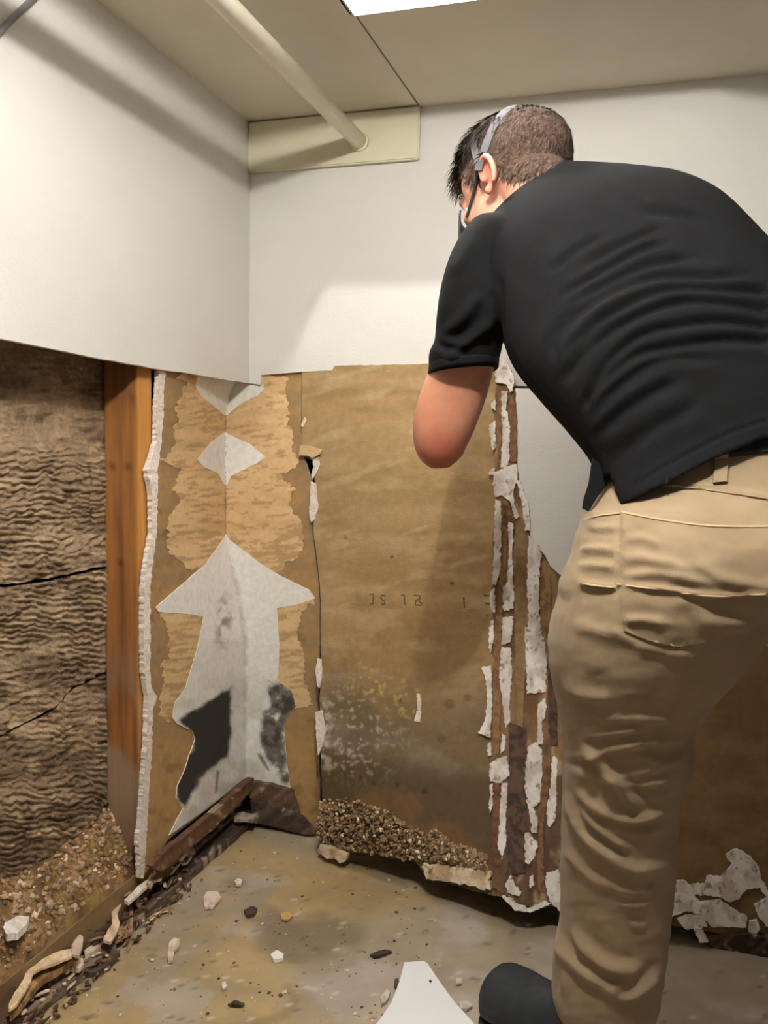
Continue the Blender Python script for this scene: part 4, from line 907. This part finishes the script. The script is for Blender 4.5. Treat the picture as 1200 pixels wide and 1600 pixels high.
SF = [([(858, 425), (898, 394), (939, 367)], -.003, 7), ([(912, 416), (966, 385), (1033, 356)], -.004, 7), ([(876, 461), (948, 421), (1002, 390), (1047, 380)], -.005, 7), ([(894, 475), (948, 443), (1020, 412), (1092, 401)], -.006, 8),
      ([(876, 520), (921, 475), (984, 443), (1042, 432), (1110, 432), (1177, 428)], -.006, 8), ([(894, 538), (948, 493), (1011, 461), (1065, 450), (1195, 455)], -.007, 8), ([(912, 556), (952, 520), (1020, 484), (1092, 470), (1195, 484)], -.007, 8),
      ([(925, 590), (993, 529), (1056, 509), (1128, 502), (1195, 511)], -.007, 8), ([(930, 612), (984, 560), (1047, 542), (1132, 531), (1195, 533)], -.007, 9), ([(925, 650), (966, 605), (1038, 562), (1120, 560)], -.006, 10), ([(930, 684), (984, 637), (1065, 592)], -.005, 11), ([(960, 720), (1020, 670), (1100, 630)], -.004, 13),
      ([(779, 428), (781, 480), (783, 550)], -.006, 9), ([(700, 562), (735, 530), (772, 500)], .006, 9), ([(695, 520), (720, 500), (750, 460)], .005, 10), ([(678, 536), (700, 545), (730, 548)], -.005, 7), ([(1000, 330), (1050, 334), (1100, 345)], -.004, 9), ([(880, 600), (905, 560), (920, 520)], -.005, 10), ([(860, 560), (870, 520), (900, 480)], -.004, 11), ([(700, 430), (730, 400), (745, 370)], .003, 14),
      ([(910, 640), (930, 600), (945, 575)], -.005, 8), ([(970, 774), (1010, 746), (1065, 714), (1137, 678), (1195, 658)], -.0022, 3), ([(672, 578), (720, 580), (777, 566)], -.0022, 3)]
V = creases(V, N, SF, 1.45)
px, py, pz = project(V)
# trim along the hem: side vent in front of the hip, tail rising to the right
HEM = [(700, 1000), (846, 1000), (905, 800), (916, 796), (940, 748), (954, 742), (962, 770), (970, 789), (1047, 751), (1110, 718), (1195, 684), (1300, 668), (1460, 690)]
hx, hy = np.array(HEM).T
hem = np.interp(px, hx, hy)
low = (py > hem) & ((py > 600) & (px > 840))
F2 = [f for f in F if not any(low[i] for i in f)]
used = sorted({i for f in F2 for i in f}); rm = {v: k for k, v in enumerate(used)}
F2 = [tuple(rm[i] for i in f) for f in F2]; V2 = V[used]; N2 = N[used]
cnt = {}
for f in F2:
    for i in range(len(f)): cnt[(f[i], f[(i + 1) % len(f)])] = 1
bv = sorted({v for e in cnt if (e[1], e[0]) not in cnt for v in e})
p2, q2, z2 = project(V2[bv]); dy = np.clip(np.interp(p2, hx, hy) - q2, -2, 8)
V2[bv] -= UP * (dy / FOC * z2)[:, None]
shirt = mesh('polo_shirt', V2, F2, M['shirt'], man, smooth=True)
so = shirt.modifiers.new('cloth_thickness', 'SOLIDIFY'); so.thickness = .0025; so.offset = -1
# front tail of the shirt hanging past the side vent
patch('shirt_tail', [(926, 716), (956, 734), (948, 758), (934, 776), (920, 799), (910, 794), (913, 778), (921, 752)], ((lambda px, py: at(px, py, 1.262 + 0 * px)), (lambda P: np.broadcast_to(-FW, P.shape))), M['shirt'], shirt, 0, .004, 5, .5, .1, 712)
# collar band at the nape
G = Geo()
for (r1, r2) in ((ring((822, 296), (900, 272), 1.428, .058, n=40), ring((828, 284), (893, 264), 1.434, .055, n=40)),):
    loft(G, [r1, r2], 3)
cm = mesh('collar', G.V, G.F, M['shirt'], shirt, smooth=True)
# sleeve cuff band
G = Geo(); loft(G, [ring((670, 571), (779, 564), 1.486, .0785), ring((668, 586), (778, 576), 1.49, .079)], 3)
mesh('sleeve_cuff', G.V, G.F, M['shirt'], shirt, smooth=True)

# body: one continuous surface (head, neck, trunk, arms with hands, legs)
HC = at(802, 270, 1.475)                          # middle of the skull
def cam_dir(v): return v[0] * RT + v[1] * UP + v[2] * FW
hf = cam_dir((-.60, -.40, .69)); hf /= np.linalg.norm(hf)
hu = cam_dir((-.20, .86, .44)); hu -= hf * np.dot(hf, hu); hu /= np.linalg.norm(hu)
hr = np.cross(hf, hu)
HB = np.stack([hr, hf, hu], 1)                    # head axes: right, forward, up
def hp(x, y, z): return HC + HB @ np.array([x, y, z])
G = Geo()
def blob(c, s, sub=3, rot=None):
    V, F = ico((0, 0, 0), 1, sub, s); 
    if rot is not None: V = V @ np.array(rot).T
    G.add(V @ HB.T + hp(*c), F)
blob((0, -.010, .006), (.075, .099, .080)); blob((0, .03, .0), (.066, .066, .075)); blob((0, .038, -.06), (.058, .055, .07)); blob((0, .052, -.105), (.042, .04, .028)); blob((0, .088, -.008), (.045, .012, .012))
for s in (-1, 1):
    blob((s * .036, .070, -.052), (.020, .02, .018)); blob((s * .030, .080, -.022), (.013, .011, .011))
    er = Matrix.Rotation(s * .35, 3, 'Z') @ Matrix.Rotation(-.22, 3, 'X')
    blob((s * .0735, -.010, -.042), (.0055, .017, .028), 3, er)
    th = np.linspace(-.6 * PI, .95 * PI, 16)
    pts = [np.array(er @ Vector((s * .006, -.0175 * math.sin(t + .25) - .001, .030 * math.cos(t + .25)))) + np.array((s * .0745, -.010, -.042)) for t in th]
    Vt, Ft = tube_geo([hp(*p) for p in pts], [.0035 + .002 * math.cos(t * .5) for t in th], 8); G.add(Vt, Ft)
    blob((s * .072, .003, -.066), (.006, .008, .009))
Vt, Ft = tube_geo([hp(0, .086, -.015), hp(0, .104, -.042), hp(0, .102, -.054), hp(0, .085, -.058)], [.008, .012, .013, .007], 12); G.add(Vt, Ft)
blob((0, .088, -.078), (.022, .008, .006)); blob((0, .086, -.088), (.020, .008, .006))
nk = at(880, 330, 1.42)
Vt, Ft = tube_geo([hp(0, -.018, -.02), hp(0, -.035, -.075), nk * .6 + hp(0, -.035, -.075) * .4, nk], [.058, .058, .062, .068], 20); G.add(Vt, Ft)
# trunk and legs, inside the clothes
loft(G, [ring((1000, 770), (1370, 750), 1.285, .085), ring((930, 670), (1320, 580), 1.31, .105), ring((845, 570), (1200, 430), 1.36, .105), ring((800, 450), (1100, 340), 1.40, .09), ring((800, 370), (1010, 300), 1.42, .065), ring((835, 310), (925, 285), 1.425, .05)])
loft(G, [ring((975, 780), (1370, 780), 1.285, .085), ring((945, 880), (1390, 880), 1.28, .10), ring((960, 955), (1400, 960), 1.285, .08)])
for mir in (0, 1):
    rr = []
    for y, l, r, z, d in LEG[2:]:
        c = (l + r) / 2; h = (r - l) / 2 * (.82 if y < 1250 else .62)
        kk = 0 if y < 960 else min(90, (y - 960) * .55)
        if mir: h -= kk * .45; c = 2330 - c + (y - 800) * .12 + (0 if y < 960 else min(90, (y - 960) * .55)) / 2
        rr.append(ring((c - h, y), (c + h, y), z, d * (.82 if y < 1250 else .62)))
    loft(G, rr)
# left arm
loft(G, [ring((745, 370), (830, 420), 1.425, .052), ring((705, 450), (785, 480), 1.445, .053), ring((684, 540), (776, 550), 1.480, .053), ring((667, 586), (770, 582), 1.494, .052), ring((653, 626), (759, 624), 1.510, .051), ring((645, 662), (745, 662), 1.525, .050), ring((647, 695), (732, 692), 1.537, .046), ring((657, 718), (718, 715), 1.545, .036), ring((674, 732), (702, 731), 1.55, .018)], 5)
def arm_hand(el, wr, hand_dir, palm_n, curl, side):
    Vt, Ft = tube_geo([el, el * .7 + wr * .3, el * .35 + wr * .65, wr, wr + hand_dir * .02], [.043, .043, .034, .027, .026], 16); G.add(Vt, Ft)
    f = hand_dir / np.linalg.norm(hand_dir); p = palm_n - f * np.dot(f, palm_n); p /= np.linalg.norm(p); s = np.cross(f, p) * side
    c = wr + f * .055
    Vp, Fp = ico((0, 0, 0), 1, 3, (.050, .014, .041)); G.add(np.array([c + v[0] * f + v[1] * p + v[2] * s for v in Vp]), Fp)
    for k, (o, L) in enumerate(((-.030, .072), (-.010, .082), (.010, .077), (.029, .060))):
        b = wr + f * (.092 - .004 * abs(k - 1.3)) + s * o; P = [b - f * .02]; a = .15
        for seg in (.45, .32, .23):
            d = f * math.cos(a) + p * math.sin(a); P.append(P[-1] + d * (L * seg + (.02 if len(P) == 1 else 0))); a += curl
        Vt, Ft = tube_geo(P, [.0095, .0092, .0084, .0068], 10); G.add(Vt, Ft)
    b = wr + f * .03 - s * .034; d1 = f * .6 - s * .6 + p * .5; d1 /= np.linalg.norm(d1); d2 = f * .85 - s * .1 + p * .5; d2 /= np.linalg.norm(d2)
    Vt, Ft = tube_geo([b - d1 * .01, b + d1 * .032, b + d1 * .032 + d2 * .03, b + d1 * .032 + d2 * .052], [.0125, .0115, .0098, .0075], 10); G.add(Vt, Ft)
el_l = at(690, 692, 1.55); wr_l = at(714, 640, 1.84)
arm_hand(el_l, wr_l, (wr_l - el_l) / np.linalg.norm(wr_l - el_l), RT * .9 + UP * .2, .7, 1)
Vt, Ft = tube_geo([sh_r, el_r], [.056, .046], 16); G.add(Vt, Ft)
wr_r = at(930, 520, 1.88); arm_hand(el_r, wr_r, (wr_r - el_r) / np.linalg.norm(wr_r - el_r), -RT * .5 - UP * .4 + FW * .3, .6, -1)
V, N, F = fuse(G, .0036, 3)
q = (V - HC) @ HB
c = np.tile(sr((214, 156, 126)), (len(V), 1))
px, py, pz = project(V); near = np.linalg.norm(q, axis=1) < .2
c = mixc(c, sr((206, 136, 106)), sst(.4, .6, fbm(V[:, 0] * 30, V[:, 1] * 30, V[:, 2] * 30, 4, 7)) * .6)
c = mixc(c, sr((188, 104, 82)), sst(75, 15, np.hypot(px - 690, (py - 715) * .9)) * (~near) * .8)
ear = np.exp(-((np.abs(q[:, 0]) - .078) / .012) ** 2) * np.exp(-((q[:, 1] + .012) / .026) ** 2 - ((q[:, 2] + .04) / .034) ** 2)
c = mixc(c, sr((216, 118, 104)), np.clip(ear * 1.3, 0, 1) * near * .8)
c = mixc(c, sr((228, 168, 148)), near * .45 * (1 - np.clip(ear, 0, 1)))
brow = near * sst(.012, .006, np.abs(q[:, 2] + .006)) * (np.abs(q[:, 0]) > .014) * (np.abs(q[:, 0]) < .05) * (q[:, 1] > .06)
c = mixc(c, sr((70, 50, 38)), brow * .8)
lips = near * (q[:, 1] > .088) * sst(.012, .006, np.abs(q[:, 2] + .083)) * (np.abs(q[:, 0]) < .022); c = mixc(c, sr((180, 96, 88)), lips * .7)
# cropped hair darkens the scalp where it thins out at the nape and temples
def hairline(q):
    x, y, z = q[:, 0], q[:, 1], q[:, 2]
    lim = np.interp(y, [-.12, -.06, -.03, .005, .03, .05, .062, .10], [-.115, -.100, -.072, -.020, -.034, -.012, .028, .048])
    return z - lim
hl = hairline(q) + .012 * (fbm(q[:, 0] * 60, q[:, 1] * 60, q[:, 2] * 60, 3, 6) - .5)
isear = (np.abs(q[:, 0]) > .0735) & (q[:, 1] > -.036) & (q[:, 1] < .016) & (q[:, 2] < -.010) & (q[:, 2] > -.078)
hk = near * sst(-.006, .016, hl) * (~isear)
c = mixc(c, sr((92, 74, 62)), hk)
body = mesh('body', V, F, M['skin'], man, smooth=True, col=c)
bbvh = BVHTree.FromPolygons([tuple(v) for v in V], F)

# hair: a close shell over the scalp and many short locks
sel = near & (hl > .002) & (~isear)
FH = [f for f in F if all(sel[i] for i in f)]; used = sorted({i for f in FH for i in f}); rm = {v: k for k, v in enumerate(used)}
FH = [tuple(rm[i] for i in f) for f in FH]; VH = V[used]; NH = N[used]; QH = q[used]; HH = hl[used]
top = sst(.02, .075, QH[:, 2]) * sst(-.08, .03, QH[:, 1])
thick = sst(.0, .03, HH) * (.003 + .016 * top) + .003 * (fbm(QH[:, 0] * 90, QH[:, 1] * 40, QH[:, 2] * 60, 3, 8) - .5) * sst(.0, .02, HH)
VS = VH + NH * np.maximum(thick, -.0005)[:, None]
fade = sst(.0, .06, HH) * .75 + .25 * top
hc = mixc(np.tile(sr((104, 84, 70)), (len(VS), 1)), sr((72, 56, 47)), fade)
hc = mixc(hc, sr((80, 62, 52)), sst(.45, .65, fbm(QH[:, 0] * 70, QH[:, 1] * 25, QH[:, 2] * 70, 4, 18)) * .6)
hair = mesh('hair', VS, FH, M['hair'], man, smooth=True, col=hc)
g = Geo(); cc = []
flow = HB @ np.array([-.25, 1.0, .10])
idx = np.where(HH > .006)[0]
for i in rng.choice(idx, 9000):
    n = NH[i]; qh = QH[i]; tp = float(top[i]); fr_ = sst(.045, .08, qh[1]) * sst(.02, .06, qh[2])
    L = .010 + .022 * tp + .026 * float(fr_) + .008 * rng.random()
    if tp < .15 and rng.random() < .35: L *= .6
    d = flow * (.5 + .7 * tp) + (-hu) * (.9 - tp) + HB @ (rng.random(3) - .5) * .9; d -= n * np.dot(d, n); d /= np.linalg.norm(d) + 1e-9
    lift = .20 + .40 * tp * rng.random() + .30 * float(fr_) * rng.random()
    p0 = VS[i] - n * .001; p1 = p0 + (d + n * lift) * L * .55; p2 = p0 + (d * 1.0 + n * lift * .6 - hu * .25 * float(fr_)) * L
    w = np.cross(d, n) * (.0007 + .0010 * rng.random())
    g.add([p0 - w, p0 + w, p1 - w * .8, p1 + w * .8, p2], [(0, 1, 3, 2), (2, 3, 4)])
    k = .5 + 1.1 * rng.random() ** 1.5; cc += [mixc(np.array([sr((98, 78, 66))]), sr((66, 51, 43)), np.array([fade[i]]))[0] * k] * 5
hs = mesh('hair_locks', g.V, g.F, M['hair'], hair, col=np.array(cc)); hs['kind'] = 'stuff'

# head band, strap down the cheek and the black half mask
hv = BVHTree.FromPolygons([tuple(v) for v in V] + [tuple(v) for v in VS], list(F) + [tuple(i + len(V) for i in f) for f in FH])
def head_hit(px, py):
    d = Vector(rays(np.array([px]), np.array([py]))[0]).normalized(); h = hv.ray_cast(Vector(CAM), d); return np.array(h[0]) if h[0] is not None else None
def wrap(pts, w, lift, th=.0022):
    """a band laid over the head along points given in head axes"""
    g = Geo(); P = []; Nr = []
    for p in pts:
        o = hp(0, 0, 0) + HB @ np.array([0, 0, p[2] * .3]); d = hp(*p) - o; d /= np.linalg.norm(d)
        h = hv.ray_cast(Vector(o + d * .25), Vector(-d)); P.append(np.array(h[0]) + d * lift); Nr.append(d)
    P = np.array(P); Nr = np.array(Nr)
    for _ in range(4): P[1:-1] = .25 * P[:-2] + .5 * P[1:-1] + .25 * P[2:]
    T = np.gradient(P, axis=0); T /= np.linalg.norm(T, axis=1)[:, None]; S = np.cross(T, Nr); S /= np.linalg.norm(S, axis=1)[:, None]
    k = len(P); W_ = np.broadcast_to(np.asarray(w, float), (k,))[:, None]
    Vb = np.vstack([P - S * W_, P + S * W_, P + S * W_ + Nr * th, P - S * W_ + Nr * th]); Fb = []
    for i in range(k - 1):
        for a in range(4):
            b = (a + 1) % 4; Fb.append((a * k + i, a * k + i + 1, b * k + i + 1, b * k + i))
    return Vb, Fb
def arc(a0, a1, yb, zt, xr=.10, n=30, y2=None):
    t = np.linspace(a0, a1, n); return [(-xr * math.cos(u), yb + ((y2 or yb) - yb) * math.sin(u), zt * math.sin(u) - .02 * math.cos(u) ** 2) for u in t]
hb_ = mesh('headband', *wrap(arc(-.12, PI + .12, -.002, .10, y2=-.088), .0075, .002), M['strap'], man); hb_['label'] = 'grey strap over the back of the head'
hb2 = mesh('headband', *wrap(arc(-.10, PI + .10, .006, .10, y2=.012), .0065, .001), M['strap'], man); hb2['label'] = 'grey strap over the crown'
st = [(-.078, .006, -.008), (-.077, .016, -.020), (-.073, .034, -.034), (-.065, .054, -.048), (-.054, .070, -.058)]
mesh('mask_strap', *wrap(st, .0032, .0015), M['black'], man)
G = Geo()
for i in range(1): pass
nz = 14; ny = 10; Vm = []; Fm = []
for a in range(nz + 1):
    for b in range(ny + 1):
        u = (a / nz - .5) * 1.9; v = b / ny
        x = .066 * math.sin(u); y = .048 + .078 * math.cos(u) - .014 * abs(v - .45) * 2; z = -.036 - .088 * v
        Vm.append(hp(x, y, z))
for a in range(nz):
    for b in range(ny): Fm.append((a * (ny + 1) + b, a * (ny + 1) + b + 1, (a + 1) * (ny + 1) + b + 1, (a + 1) * (ny + 1) + b))
mk = mesh('face_mask', Vm, Fm, M['black'], man, smooth=True); mo = mk.modifiers.new('t', 'SOLIDIFY'); mo.thickness = .003
# eyes
for s in (-1, 1):
    Ve, Fe = ico(hp(s * .031, .0795, -.026), .0105, 2); mesh('eye', Ve, Fe, M['paint'], body, smooth=True)

# shoes
def shoe(heel, toe):
    heel = np.array(heel); toe = np.array(toe); f = toe - heel; L = np.linalg.norm(f); f /= L; s = np.array([f[1], -f[0], 0.0])
    def sec(t, w, h, z0, n=20, sh=0.0):
        a = 2 * PI * np.arange(n) / n; c = heel + f * L * t + s * sh
        return np.array([c + s * w * np.sign(np.cos(x)) * abs(np.cos(x)) ** .8 + np.array([0, 0, z0 + h * (.5 + .5 * np.sign(np.sin(x)) * abs(np.sin(x)) ** .8)]) for x in a])
    G = Geo(); loft(G, [sec(.0, .018, .05, .03), sec(.04, .032, .08, .022), sec(.16, .038, .10, .02), sec(.34, .040, .105, .02), sec(.52, .044, .098, .02), sec(.70, .050, .100, .02), (sec(.86, .050, .098, .02)), sec(.95, .042, .082, .02), sec(.995, .020, .045, .026)], 4)
    up_ = (G.V, G.F); G = Geo(); loft(G, [sec(.0, .020, .026, .0), sec(.05, .036, .028, 0), sec(.3, .041, .028, 0), sec(.7, .052, .026, 0), sec(.9, .046, .026, 0), sec(.98, .030, .024, .003), sec(1.0, .014, .02, .006)], 4)
    return up_, (G.V, G.F)
t1 = on_axis(757, 1596, 2, 0.0); h1 = on_axis(955, 1690, 2, 0.0)
for heel, toe, lab in ((h1, t1, 0), (on_axis(1425, 1690, 2, 0.0), on_axis(1440, 1555, 2, 0.0), 1)):
    u, b = shoe(heel, toe)
    so_ = mesh('shoe', *u, M['shoe'], man, smooth=True); mesh('sole', *b, M['sole'], so_, smooth=True)
